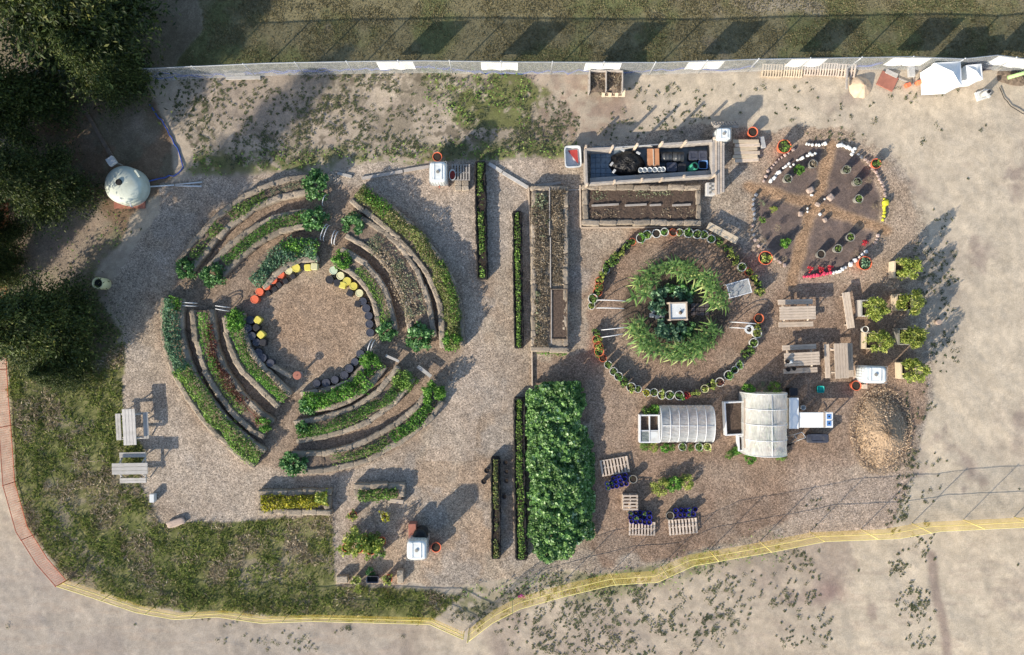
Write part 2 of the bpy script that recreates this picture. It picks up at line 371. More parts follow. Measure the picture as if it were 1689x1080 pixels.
# tyre and track streaks in the sand
st = fbm(PX * .22 + PY * .03, PY * 1.4, 9, 55, 3); C = lerp(C, (.36, .29, .23), sstep(.55, .75, st) * sstep(840, 960, PY) * .45)
C = lerp(C, (.25, .19, .16), (1 - sstep(3, 12, segdist(PX + mid * 12, PY, [(1541, 915), (1552, 985), (1562, 1025), (1570, 1090)]))) * .75)
C = lerp(C, (.24, .175, .15), np.exp(-(((PX - 1370) / 26) ** 2 + ((PY - 975) / 30) ** 2)) * sstep(.4, .55, mid) * 1.0)
C = lerp(C, (.36, .30, .24), D['scrub'] * (.3 + .7 * sstep(.4, .6, fin)) * .7)
scm = sstep(.47, .60, fbm(PX, PY, 70, 83, 3) * .5 + fin * .25 + vf * .25)
C = lerp(C, (.17, .145, .105), D['scrub'] * scm * .75)
C = lerp(C, (.13, .11, .08), D['scrub'] * sstep(.60, .70, fbm(PX, PY, 10, 87, 2)) * sstep(.3, .5, fbm(PX, PY, 90, 89, 2)) * .8)
sc2 = (1 - sstep(45, 120, np.hypot(PX - 960, (PY - 175) * 1.4))) * sstep(.35, .6, mid * .5 + fin * .5); C = lerp(C, (.26, .19, .145), sc2 * .8)
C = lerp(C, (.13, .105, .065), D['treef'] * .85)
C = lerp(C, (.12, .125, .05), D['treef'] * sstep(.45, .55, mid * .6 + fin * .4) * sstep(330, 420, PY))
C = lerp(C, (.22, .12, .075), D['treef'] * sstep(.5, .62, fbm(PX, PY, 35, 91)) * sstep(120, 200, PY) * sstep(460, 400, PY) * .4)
gr = np.array([.115, .105, .045]); tg = D['top']
C = lerp(C, (.185, .165, .095), tg)
C = lerp(C, (.13, .14, .06), tg * sstep(.4, .65, mid) * .9)
C = lerp(C, (.20, .17, .12), tg * sstep(.62, .75, fbm(PX, PY, 90, 15)) * .8)
C = lerp(C, (.30, .26, .20), tg * (1 - sstep(3, 22, segdist(PX, PY, [(1240, 8), (1320, 4), (1350, 14)]))) * .8)
C = lerp(C, (.115, .125, .045), D['grassL'])
C = lerp(C, (.20, .19, .085), D['grassL'] * sstep(.40, .60, mid * .6 + fin * .4) * .9)
C = lerp(C, (.25, .21, .15), D['grassL'] * sstep(.60, .72, fbm(PX, PY, 50, 17)) * .8)
C = lerp(C, (.12, .13, .045), np.clip(D['stripT'] * .9 + D['weedT'] * .85 + D['weedB'] * .7, 0, 1) * sstep(.38, .55, fin * .5 + mid * .5))
# wood chips
chipc = np.ones_like(C) * np.array([.315, .27, .215])
chipc = lerp(chipc, (.24, .19, .145), sstep(.42, .65, mid) * .7)
chipc = lerp(chipc, (.33, .25, .18), sstep(.5, .68, fbm(PX, PY, 80, 311, 4)) * .6)
chipc = lerp(chipc, (.27, .25, .225), sstep(.52, .7, fbm(PX, PY, 45, 317, 4)) * .6)
chipc = lerp(chipc, (.36, .32, .275), sstep(.52, .72, big) * .6)
chipc = lerp(chipc, (.232, .170, .127), D['brown'] * (.7 + .3 * sstep(.3, .6, mid)))
rightc = sstep(1290, 1330, PX) * sstep(740, 800, PY); chipc = lerp(chipc, (.36, .295, .24), blur(rightc, 20) * .85)
tx = inpoly(PX, PY, [(1240, 200), (1320, 225), (1440, 240), (1510, 330), (1520, 470), (1480, 470), (1240, 470)]) * 1.; chipc = lerp(chipc, (.32, .255, .195), blur(tx, 30) * (1 - D['soilw']) * .8)
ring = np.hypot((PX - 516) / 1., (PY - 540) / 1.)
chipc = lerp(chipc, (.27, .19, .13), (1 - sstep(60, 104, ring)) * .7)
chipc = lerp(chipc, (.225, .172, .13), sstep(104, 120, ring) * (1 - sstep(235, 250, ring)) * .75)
chipc = lerp(chipc, (.36, .31, .26), inpoly(PX, PY, [(640, 300), (790, 300), (800, 600), (780, 760), (700, 760), (770, 560), (760, 440)]) * .45)
chipc = chipc * np.array([1.03, .985, .945])
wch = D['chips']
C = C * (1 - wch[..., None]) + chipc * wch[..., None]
C = lerp(C, (.13, .10, .09), D['soilw'] * (.85 + .15 * mid)); C = lerp(C, (.19, .135, .105), D['soilw'] * sstep(.55, .7, fin) * .5)
C = lerp(C, (.29, .185, .11), D['cross'] * .9)
dcorn = np.hypot((PX - 1115) / 92., (PY - 512) / 92.)
C = lerp(C, (.085, .065, .05), (1 - sstep(.9, 1.0, dcorn)) * .9)
pt = sstep(.5, .75, fbm(PX, PY, 150, 301, 5)) * (1 - D['chips']) * (1 - D['top']) * (1 - D['grassL']); C = lerp(C, (.31, .255, .205), pt * .7)
C *= (.82 + .36 * fin)[..., None] * (.88 + .24 * vf)[..., None]
C = np.clip(C, .01, 1)
far = np.clip(np.maximum(np.abs(GX) - 25.6, np.abs(GY) - 16.8) / 1.5, 0, 1)[..., None]; isg = sstep(12.2, 12.6, GY)[..., None]
C = C * (1 - far) + far * (np.array([.155, .15, .075]) * isg + np.array([.40, .35, .275]) * (1 - isg))
Z = -0.05 + .045 * fbm(PX, PY, 22, 61, 3)
Z += (1 - D['chips']) * (1 - D['top']) * (fbm(PX, PY, 60, 63, 4) - .5) * .10 - .01
Z = np.where((np.abs(GX) > 25.1) | (np.abs(GY) > 16.3), -.03, Z)
ny, nx = GX.shape
V = np.stack([GX, GY, Z], -1).reshape(-1, 3)
idx = np.arange(ny * nx).reshape(ny, nx)
F = np.stack([idx[:-1, :-1], idx[:-1, 1:], idx[1:, 1:], idx[1:, :-1]], -1).reshape(-1, 4)
gm, n, b = newmat('ground_surface'); L = n.links
at = n.nodes.new('ShaderNodeAttribute'); at.attribute_name = 'Col'
ac = n.nodes.new('ShaderNodeAttribute'); ac.attribute_name = 'chip'
tc = n.nodes.new('ShaderNodeTexCoord')
dn = n.nodes.new('ShaderNodeTexNoise'); dn.inputs['Scale'].default_value = 9; dn.inputs['Detail'].default_value = 2; L.new(tc.outputs['Object'], dn.inputs[0])
vm = n.nodes.new('ShaderNodeVectorMath'); vm.operation = 'SCALE'; vm.inputs['Scale'].default_value = .16; L.new(dn.outputs['Color'], vm.inputs[0])
va = n.nodes.new('ShaderNodeVectorMath'); va.operation = 'ADD'; L.new(tc.outputs['Object'], va.inputs[0]); L.new(vm.outputs[0], va.inputs[1])
vo = n.nodes.new('ShaderNodeTexVoronoi'); vo.inputs['Scale'].default_value = 22; L.new(va.outputs[0], vo.inputs[0])
vo2 = n.nodes.new('ShaderNodeTexVoronoi'); vo2.inputs['Scale'].default_value = 48; L.new(va.outputs[0], vo2.inputs[0])
def sepr(src):
    s_ = n.nodes.new('ShaderNodeSeparateColor'); L.new(src, s_.inputs[0]); return s_.outputs[0]
def mapr(src, a, b_, c, d_):
    r_ = n.nodes.new('ShaderNodeMapRange'); L.new(src, r_.inputs[0])
    for i_, v_ in enumerate((a, b_, c, d_)): r_.inputs[i_ + 1].default_value = v_
    return r_.outputs[0]
def mth(op, a, b_):
    m_ = n.nodes.new('ShaderNodeMath'); m_.operation = op
    for i_, v_ in enumerate((a, b_)):
        if hasattr(v_, 'links'): L.new(v_, m_.inputs[i_])
        else: m_.inputs[i_].default_value = v_
    return m_.outputs[0]
r1 = sepr(vo.outputs['Color']); r2 = sepr(vo2.outputs['Color'])
vch = mth('MULTIPLY', mapr(r1, 0, 1, .56, 1.50), mapr(r2, 0, 1, .62, 1.44))
fn = n.nodes.new('ShaderNodeTexNoise'); fn.inputs['Scale'].default_value = 22; fn.inputs['Detail'].default_value = 5; L.new(tc.outputs['Object'], fn.inputs[0])
vsa = mapr(fn.outputs[0], .25, .75, .82, 1.18)
mx = n.nodes.new('ShaderNodeMix'); L.new(ac.outputs['Fac'], mx.inputs[0]); L.new(vsa, mx.inputs[2]); L.new(vch, mx.inputs[3])
cs = n.nodes.new('ShaderNodeVectorMath'); cs.operation = 'SCALE'; L.new(at.outputs['Color'], cs.inputs[0]); lf = n.nodes.new('ShaderNodeTexNoise'); lf.inputs['Scale'].default_value = .9; lf.inputs['Detail'].default_value = 7; L.new(tc.outputs['Object'], lf.inputs[0])
L.new(mth('MULTIPLY', mx.outputs[0], mapr(lf.outputs[0], .3, .7, .9, 1.1)), cs.inputs['Scale'])
L.new(cs.outputs[0], b.inputs['Base Color']); b.inputs['Roughness'].default_value = .95; b.inputs['Specular IOR Level'].default_value = .1
bh = mth('ADD', mth('MULTIPLY', mth('MULTIPLY', r1, ac.outputs['Fac']), 1.0), fn.outputs[0])
bu = n.nodes.new('ShaderNodeBump'); bu.inputs['Strength'].default_value = .55; bu.inputs['Distance'].default_value = .03; L.new(bh, bu.inputs['Height']); L.new(bu.outputs[0], b.inputs['Normal'])
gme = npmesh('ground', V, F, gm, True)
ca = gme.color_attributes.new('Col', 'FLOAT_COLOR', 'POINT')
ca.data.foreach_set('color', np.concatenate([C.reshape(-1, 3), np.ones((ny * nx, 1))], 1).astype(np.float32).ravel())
fa = gme.attributes.new('chip', 'FLOAT', 'POINT')
chipw = np.clip(D['chips'] * (1 - .6 * D['soilw']) + .25 * D['scrub'] + .4 * D['treef'] + .35 * D['grassL'] + .3 * D['top'], 0, 1)
fa.data.foreach_set('value', chipw.astype(np.float32).ravel())
ground = link('ground', gme); lab(ground, 'sandy ground with grass strips and wood chip paths', None, kind='structure')

# ------------------------------------------------------------------ foliage
rng = np.random.RandomState(7)
def unit(a): return a / (np.linalg.norm(a, axis=1, keepdims=True) + 1e-9)
def leaves(P, size, asp=.55, up=.5, fold=.12, sv=.3, r=rng, T=None):
    N = len(P); nrm = unit(unit(r.randn(N, 3)) * (1 - up) + np.array([0, 0, up]))
    t = r.randn(N, 3) if T is None else T + r.randn(N, 3) * .3
    t = unit(t - (t * nrm).sum(1, keepdims=True) * nrm)
    bb = np.cross(nrm, t); s = (size * (1 + sv * (r.rand(N, 1) * 2 - 1)))
    a0 = P - t * s * .5; a1 = P + bb * s * asp * .5 + nrm * s * fold; a2 = P + t * s * .5 - nrm * s * fold * .5; a3 = P - bb * s * asp * .5 + nrm * s * fold
    V = np.stack([a0, a1, a2, a3], 1).reshape(-1, 3); i = np.arange(N) * 4
    F = np.stack([np.stack([i, i + 1, i + 2], 1), np.stack([i, i + 2, i + 3], 1)], 1).reshape(-1, 3)
    return V, F
def blades(P, Hh, wd, lean=.5, r=rng):
    N = len(P); a = r.rand(N) * 6.283; h = Hh * (.6 + .8 * r.rand(N)); l = lean * h * (r.rand(N) * .9 + .2)
    dx, dy = np.cos(a), np.sin(a); b = r.rand(N) * 6.283; wx, wy = np.cos(b) * wd / 2, np.sin(b) * wd / 2; z0 = np.zeros(N)
    v0 = P - np.stack([wx, wy, z0], 1); v1 = P + np.stack([wx, wy, z0], 1); v2 = P + np.stack([dx * l, dy * l, h], 1)
    V = np.stack([v0, v1, v2], 1).reshape(-1, 3); return V, np.arange(N * 3).reshape(-1, 3)
def join(parts):
    Vs, Fs, o_ = [], [], 0
    for V_, F_ in parts: Vs.append(V_); Fs.append(F_ + o_); o_ += len(V_)
    return np.concatenate(Vs), np.concatenate(Fs)
def bush_pts(rad, h, N, r, K=14, z0=0.0, tight=.30):
    """leaf positions clumped over an uneven dome"""
    u = r.rand(K) * 6.283; zz = r.rand(K) ** .7; rr = np.sqrt(1 - (zz * .9) ** 2) * (.55 + .4 * r.rand(K))
    Cc = np.stack([np.cos(u) * rr * rad, np.sin(u) * rr * rad, z0 + (zz * .75 + .1) * (h - z0) * (.8 + .3 * r.rand(K))], 1)
    k = r.randint(0, K, N); q = unit(r.randn(N, 3)) * (r.rand(N, 1) ** .5)
    P = Cc[k] + q * np.array([rad * tight * 1.3, rad * tight * 1.3, (h - z0) * tight * .9]); P[:, 2] = np.clip(P[:, 2], .03, None)
    return P
BUSH = {}
def bush_mesh(kind, rad, h, size, asp, N, m, up=.45, seed=0, K=14, tight=.30, z0=0.0):
    key = (kind, seed)
    if key not in BUSH:
        r = np.random.RandomState(100 + seed + len(BUSH)); P = bush_pts(rad, h, N, r, K, z0, tight)
        V, F = leaves(P, size, asp, up, r=r); BUSH[key] = npmesh(kind, V, F, m)
    return BUSH[key]
def at_(px, py, z=0): a = W(px, py, z); return (a[0], a[1], 0)

def resample(P, step):
    P = np.array(P, float); dd = np.r_[0, np.cumsum(np.hypot(*np.diff(P, axis=0).T))]
    # smooth with catmull-rom style interpolation
    n_ = max(2, int(dd[-1] / step) + 1); t = np.linspace(0, dd[-1], n_)
    Q = np.stack([np.interp(t, dd, P[:, 0]), np.interp(t, dd, P[:, 1])], 1)
    for _ in range(max(1, int(.6 / step))):
        Q[1:-1] = (Q[:-2] + 2 * Q[1:-1] + Q[2:]) / 4
    return Q
def pathw(P, z=0.0): return [W(x, y, z) for x, y in P]
def normals2(Q):
    T = np.gradient(Q, axis=0); T /= np.hypot(T[:, 0], T[:, 1])[:, None]; return T, np.stack([-T[:, 1], T[:, 0]], 1)

def crop_row(P, wpx, zb, h, m, size, dens, label, cat='crop row', name='crop_row', asp=.55, up=.45, patch=0.0, seed=0, group='planted rows in the straw bale beds', extra=None, wend=None):
    """P photo pixels of the row's centre line, seen at height zb+h/2; wpx width in pixels"""
    r = np.random.RandomState(seed + 500); Q = resample(pathw(P, zb + h * .6), .1); T, Nn = normals2(Q)
    c = Q.mean(0); length = len(Q) * .1; w_ = wpx / S; N = int(length * w_ * dens)
    i = r.rand(N) * (len(Q) - 1); i0 = i.astype(int); f = (i - i0)[:, None]
    base = Q[i0] * (1 - f) + Q[np.minimum(i0 + 1, len(Q) - 1)] * f
    s = i * .1
    wv = .50 + .85 * fbm(s, s * 0 + seed, .7, seed + 3, 3)
    if wend is not None: wv = wv * np.interp(i / len(Q), [0, 1], wend)
    hv = .50 + .8 * vnoise(s, s * 0 + 5 + seed, .45, seed + 4)
    u = (r.rand(N) * 2 - 1); lat = u * w_ / 2 * wv * (1 + .35 * (r.rand(N) > .93)) + (fbm(s, s * 0 + 9 + seed, .9, seed + 6, 2) - .5) * w_ * .35
    dome = np.sqrt(np.clip(1 - u ** 2, .05, 1))
    z = zb + h * hv * dome * (.35 + .65 * r.rand(N) ** .5)
    lum = (vnoise(s * 1.0, lat, .16, seed + 8) - .5) * h * .45; z = z + lum * dome
    P3 = np.concatenate([base + Nn[i0] * lat[:, None] - c, np.maximum(z, zb * .8 + .02)[:, None]], 1)
    if patch > 0:
        keep = (fbm(s, lat, .9, seed + 21, 3) + r.rand(N) * .12 > patch + .06) | (r.rand(N) < .10); P3 = P3[keep]
    V_, F_ = leaves(P3, size, asp, up, r=r)
    q0 = Q[::4] - c; n0 = Nn[::4] * .015; zz_ = np.full((len(q0), 1), zb * .8 + .03); st = np.concatenate([np.concatenate([q0 - n0, zz_], 1), np.concatenate([q0 + n0, zz_], 1)]); k_ = len(q0)
    sf = [(i, i + 1, k_ + i) for i in range(k_ - 1)] + [(i + 1, k_ + i + 1, k_ + i) for i in range(k_ - 1)]      # thin ribbon added to link the row's separate leaf patches into one mesh
    V_, F_ = join([(V_, F_), (st, np.array(sf))])
    o = link(name, npmesh(name, V_, F_, m), None, (c[0], c[1], 0))
    return lab(o, label, cat, group)

# bales ------------------------------------------------------------
def lump_box(lx, ly, lz, seed, amp=.04, n=(9, 4, 4), rnd=.32):
    r = np.random.RandomState(seed); mb = MB(); vs = {}; V_ = []; F_ = []
    def vid(i, j, k):
        if (i, j, k) not in vs:
            x, y, z = (i / n[0] * 2 - 1), (j / n[1] * 2 - 1), (k / n[2] * 2 - 1)
            L_ = (abs(x) ** 5 + abs(y) ** 5 + abs(z) ** 5) ** .2; q = 1 / max(L_, 1e-6) if L_ > 0 else 1
            k_ = 1 - rnd + rnd * q * max(abs(x), abs(y), abs(z)); x, y, z = x * k_, y * k_, z * k_
            vs[(i, j, k)] = len(V_); V_.append((x * lx / 2 + r.randn() * amp * .5, y * ly / 2 + r.randn() * amp * .6, (z + 1) * lz / 2 - .06 + (r.randn() * amp * .7 if k > 0 else 0)))
        return vs[(i, j, k)]
    for k in (0, n[2]):
        for i in range(n[0]):
            for j in range(n[1]):
                q = [vid(i, j, k), vid(i + 1, j, k), vid(i + 1, j + 1, k), vid(i, j + 1, k)]; F_.append(q if k else q[::-1])
    for j in (0, n[1]):
        for i in range(n[0]):
            for k in range(n[2]):
                q = [vid(i, j, k), vid(i + 1, j, k), vid(i + 1, j, k + 1), vid(i, j, k + 1)]; F_.append(q[::-1] if j else q)
    for i in (0, n[0]):
        for j in range(n[1]):
            for k in range(n[2]):
                q = [vid(i, j, k), vid(i, j + 1, k), vid(i, j + 1, k + 1), vid(i, j, k + 1)]; F_.append(q if i else q[::-1])
    return V_, F_
BALES = []
for s_ in range(6):
    V_, F_ = lump_box(1, 1, 1, s_, .06, rnd=.3); BALES.append(npmesh('bale', V_, F_, M['straw'], True))
def place_bale(root, x, y, rz, lx, ly, lz, i):
    return link('bale', BALES[i % 6], root, (x, y, 0), rz + (math.pi if i % 2 else 0), (lx, ly, lz))
def strip_mesh(Q, w_, z, m, r, name='soil', amp=.03, c=(0, 0)):
    T, Nn = normals2(Q); k = 5; V_ = []
    for j in range(k):
        u = (j / (k - 1) * 2 - 1); q = Q + Nn * u * w_ / 2 - np.array(c)
        V_.append(np.concatenate([q, (z + r.randn(len(q), 1) * amp * (0.3 if abs(u) == 1 else 1))], 1))
    V_ = np.concatenate(V_); n_ = len(Q); F_ = []
    for j in range(k - 1):
        for i in range(n_ - 1): F_.append((j * n_ + i, j * n_ + i + 1, (j + 1) * n_ + i + 1, (j + 1) * n_ + i))
    F_ = np.array(F_)[:, ::-1]
    return npmesh(name, V_, F_, m, True)
bale_i = [0]
def arc_bed(P, wpx, label, h=.42, bw=.28, blen=.75, m=None, inner=True, outer=True, group='curved straw bale beds of the circle garden'):
    r = np.random.RandomState(int(P[0][0])); Q = resample(pathw(P, h), .1); T, Nn = normals2(Q); c = Q.mean(0)
    root = thing('straw_bale_bed', (c[0], c[1], 0), label, 'garden bed', group); w_ = wpx / S
    link('soil', strip_mesh(Q, w_ - bw * .9, h * .72, m or M['pale_soil'], r, c=c), root)
    for side in (([1] if outer else []) + ([-1] if inner else [])):
        E = Q + Nn * side * (w_ / 2 - bw / 2); dd = np.r_[0, np.cumsum(np.hypot(*np.diff(E, axis=0).T))]
        n_ = max(1, int(round(dd[-1] / blen)))
        for k in range(n_):
            t0, t1 = dd[-1] * k / n_, dd[-1] * (k + 1) / n_
            a = np.array([np.interp(t0, dd, E[:, 0]), np.interp(t0, dd, E[:, 1])]); b_ = np.array([np.interp(t1, dd, E[:, 0]), np.interp(t1, dd, E[:, 1])])
            mm = (a + b_) / 2; tt = (a + b_) / 2; dv = b_ - a; l_ = np.hypot(*dv); bale_i[0] += 1
            jj = r.randn(2) * .014
            place_bale(root, mm[0] - c[0] + jj[0], mm[1] - c[1] + jj[1], math.atan2(dv[1], dv[0]) + r.randn() * .035, l_ * (1.07 + r.rand() * .06), bw * (.92 + .2 * r.rand()), h * (.93 + .14 * r.rand()), bale_i[0])
    return root

# ---- circle garden beds -------------------------------------------
NWo = [(506, 302), (450, 314), (405, 335), (360, 370), (325, 410), (300, 440)]
NWm = [(508, 360), (462, 366), (415, 390), (380, 420), (352, 448)]
NWi = [(522, 408), (480, 410), (446, 432), (420, 462)]
NEo = [(588, 318), (630, 350), (682, 395), (722, 448), (742, 500), (746, 572)]
NEm = [(578, 372), (610, 388), (645, 415), (672, 455), (690, 505), (696, 555)]
NEi = [(557, 423), (592, 440), (618, 472), (632, 505), (639, 545)]
SWo = [(284, 492), (282, 545), (294, 600), (322, 652), (362, 702), (402, 740), (426, 757)]
SWm = [(332, 512), (337, 560), (352, 608), (382, 655), (414, 690), (442, 708)]
SWi = [(384, 520), (388, 552), (397, 582), (414, 607), (440, 632), (468, 660)]
SEi = [(496, 663), (546, 659), (584, 641), (609, 615), (623, 597)]
SEm = [(488, 712), (545, 702), (595, 684), (638, 655), (668, 615)]
SEo = [(480, 765), (540, 762), (600, 746), (660, 712), (700, 680), (716, 655)]
arc_bed(NWo, 34, 'outer curved straw bale bed at the upper left of the circle garden, mostly bare')
arc_bed(NWm, 34, 'middle upper left bale bed of the circle, with a bright green row')
arc_bed(NWi, 46, 'inner upper left bale bed of the circle, behind the orange and yellow stools', outer=True, inner=False)
arc_bed(NEo, 40, 'outer curved bale bed at the upper right of the circle, under a long green hedge')
arc_bed(NEm, 46, 'wide middle bale bed at the upper right of the circle with sparse grey green plants', blen=.8)
arc_bed(NEi, 34, 'inner bale bed at the upper right of the circle, beside the pale yellow stools')
arc_bed(SWo, 38, 'outer curved bale bed at the lower left of the circle, under blue green leaves')
arc_bed(SWm, 40, 'middle curved bale bed at the lower left of the circle with dark red plants')
arc_bed(SWi, 38, 'inner curved bale bed at the lower left of the circle, beside the dark blue stools')
arc_bed(SEi, 37, 'inner bale bed at the lower right of the circle, beside the row of dark stools')
arc_bed(SEm, 40, 'middle curved bale bed at the lower right of the circle with a thick green row')
arc_bed(SEo, 38, 'outer curved bale bed at the lower right of the circle with patchy greens')
g_ = 'planted rows of the circle garden'
crop_row([(440, 325), (405, 338), (375, 358)], 20, .40, .22, M['hedge'], .10, 420, 'short patch of leafy greens on the outer upper left bale bed', seed=1, group=g_, patch=.38)
crop_row([(362, 368), (340, 392), (318, 425)], 16, .40, .22, M['hedge'], .10, 430, 'dark green patch on the outer upper left bale bed, nearest the tank', seed=2, group=g_, patch=.30)
crop_row([(500, 302), (470, 308), (445, 316)], 14, .40, .12, M['sage'], .08, 330, 'thin sage coloured seedlings on the outer upper left bale bed', seed=22, group=g_, patch=.42)
crop_row([(505, 355), (465, 365), (415, 390), (385, 418), (368, 430)], 19, .40, .30, M['lush'], .11, 560, 'bright green grassy row on the middle upper left bale bed', seed=3, asp=.3, group=g_)
crop_row([(522, 408), (480, 408), (448, 430), (415, 465)], 42, .38, .35, M['bluegreen'], .11, 420, 'dense blue green leafy planting behind the orange stools', seed=4, group=g_, wend=(1.05, .5))
crop_row([(525, 412), (490, 402), (462, 410)], 30, .45, .32, M['lush'], .11, 330, 'lighter green leaves over the right end of the inner upper left bed', seed=5, group=g_)
crop_row([(592, 312), (635, 348), (690, 392), (724, 444), (744, 495), (750, 540), (746, 575)], 26, .42, .42, M['hedge_dull'], .10, 820, 'long olive green hedge on the outer upper right bale bed', seed=6, group=g_)
crop_row([(600, 316), (618, 332), (640, 350)], 22, .52, .42, M['lush'], .11, 420, 'brighter bushy top end of the long hedge by the plank path', seed=66, group=g_)
crop_row([(724, 430), (742, 480), (752, 530)], 17, .52, .40, M['hedge'], .10, 430, 'brighter green middle of the long hedge facing the grow bags', seed=67, group=g_)
crop_row([(612, 392), (648, 425), (675, 470), (690, 520)], 34, .42, .14, M['sage'], .09, 330, 'sparse grey green herbs on the wide middle upper right bed', seed=7, group=g_, patch=.46)
crop_row([(622, 412), (650, 445), (672, 490), (682, 530)], 30, .42, .12, M['dry'], .10, 260, 'withered tan stalks among herbs on the wide upper right bed', seed=8, group=g_, patch=.40)
crop_row([(590, 442), (612, 466), (627, 500), (636, 530)], 17, .42, .17, M['hedge'], .09, 420, 'dark green seedlings on the inner upper right bale bed', seed=9, group=g_, patch=.36)
crop_row([(282, 492), (281, 520), (284, 555), (290, 590), (300, 612)], 28, .42, .38, M['bluegreen'], .11, 620, 'blue green row on the outer lower left bale bed', seed=10, group=g_)
crop_row([(298, 605), (325, 652), (365, 702), (405, 742), (428, 757)], 28, .42, .36, M['hedge'], .10, 640, 'long dark green row on the outer lower left bale bed', seed=11, group=g_)
crop_row([(290, 490), (284, 510)], 24, .52, .38, M['lush'], .11, 620, 'bright green tuft at the upper end of the outer lower left bed', seed=12, group=g_)
crop_row([(334, 515), (336, 550), (344, 585), (356, 615)], 17, .42, .24, M['lush'], .09, 520, 'green row on the outer half of the middle lower left bale bed', seed=13, group=g_, patch=.30)
crop_row([(341, 535), (350, 590), (378, 640), (410, 678), (432, 698)], 20, .42, .15, M['redleaf'], .09, 480, 'dark red leafy row on the middle lower left bale bed', seed=14, group=g_, patch=.33)
crop_row([(352, 610), (372, 645), (402, 680)], 16, .42, .16, M['hedge'], .09, 380, 'scattered greens beside the dark red row', seed=15, group=g_, patch=.45)
crop_row([(382, 524), (391, 554), (405, 594), (427, 621), (452, 645), (472, 657)], 13, .44, .30, M['lush'], .10, 900, 'bright narrow hedge on the inner lower left bale bed', seed=16, group=g_, wend=(1.6, 1.3))
crop_row([(500, 665), (545, 659), (578, 644), (604, 622)], 28, .42, .38, M['lush'], .12, 560, 'dense green leafy planting on the inner lower right bale bed', seed=17, group=g_)
crop_row([(490, 715), (545, 705), (595, 685), (635, 660), (668, 625)], 19, .42, .32, M['lush'], .11, 720, 'thick grassy green row on the middle lower right bale bed', seed=18, asp=.3, group=g_)
crop_row([(545, 760), (600, 748), (640, 728)], 17, .42, .20, M['hedge'], .10, 420, 'patchy greens on the lower part of the outer lower right bed', seed=19, group=g_, patch=.42)
crop_row([(645, 722), (685, 695), (710, 668)], 20, .42, .24, M['lush'], .11, 560, 'fresh green patch on the upper part of the outer lower right bed', seed=20, group=g_, patch=.28)

def bush(px, py, rpx, h, kind, label, cat='bush', name='round_bush', group=None, z0=.0, seed=0):
    P = dict(round=(.6, 1, .13, .75, 1100, M['deep'], .5, 22, .26), lush=(.6, 1, .13, .6, 1000, M['lush'], .5, 20, .27), hedge=(.6, 1, .12, .5, 900, M['hedge'], .45, 18, .28),
             ygreen=(.6, 1, .12, .5, 900, M['ygreen'], .4, 16, .30), yel=(.6, 1, .12, .5, 900, M['yel'], .4, 16, .3), sage=(.6, 1, .1, .5, 500, M['sage'], .4, 12, .3),
             dry=(.6, 1, .1, .4, 400, M['dry'], .3, 12, .3), darkb=(.6, 1, .17, .5, 600, M['deep'], .6, 14, .3))[kind]
    me = bush_mesh(kind + '_bush', P[0], P[1], P[2], P[3], P[4], P[5], P[6], seed % 3, P[7], P[8])
    x, y = W(px, py, h * .6); s = rpx / S / .6
    o = link(name, me, None, (x, y, 0), (px * 7.13 + py) % 6.28, (s, s, h))
    return lab(o, label, cat, group)
gb = 'round bushes at the ends of the bale beds'
for px, py, rp, h, k, l in [
    (521, 304, 24, 1.0, 'round', 'round glossy bush at the top end of the outer upper left bed'), (517, 360, 21, .95, 'round', 'round glossy bush at the right end of the middle upper left bed'),
    (304, 442, 18, .95, 'round', 'round bush at the lower end of the outer upper left bed'), (350, 452, 21, .95, 'round', 'round bush at the lower end of the middle upper left bed'),
    (582, 370, 19, .85, 'darkb', 'dark broad leaved bush at the top end of the wide upper right bed'), (564, 427, 18, .8, 'lush', 'leafy bush above the mint and cream stools'),
    (690, 556, 23, 1.0, 'round', 'largest round bush, at the lower end of the wide upper right bed'), (636, 546, 17, .9, 'round', 'round bush at the lower end of the inner upper right bed'),
    (613, 600, 20, .95, 'lush', 'tall leafy bush at the right end of the inner lower right bed'), (716, 650, 21, 1.0, 'lush', 'leafy bush at the right end of the outer lower right bed'),
    (484, 764, 22, 1.0, 'round', 'broad bush at the left end of the outer lower right bed'), (434, 700, 15, .75, 'lush', 'small bright bush at the lower end of the red row bed'),
    (387, 528, 19, .9, 'lush', 'bright bush at the upper end of the inner lower left bed'), (509, 668, 17, .8, 'round', 'bush at the left end of the inner lower right bed'),
    (664, 628, 20, .85, 'hedge', 'bush at the right end of the middle lower right bed by the planks'), (500, 706, 13, .8, 'round', 'pale leaved bush at the left end of the thick grassy row'),
    (746, 562, 18, .95, 'lush', 'bright bush at the lower end of the long hedge')]:
    bush(px, py, rp, h, k, l, group=gb, seed=int(px) % 3)

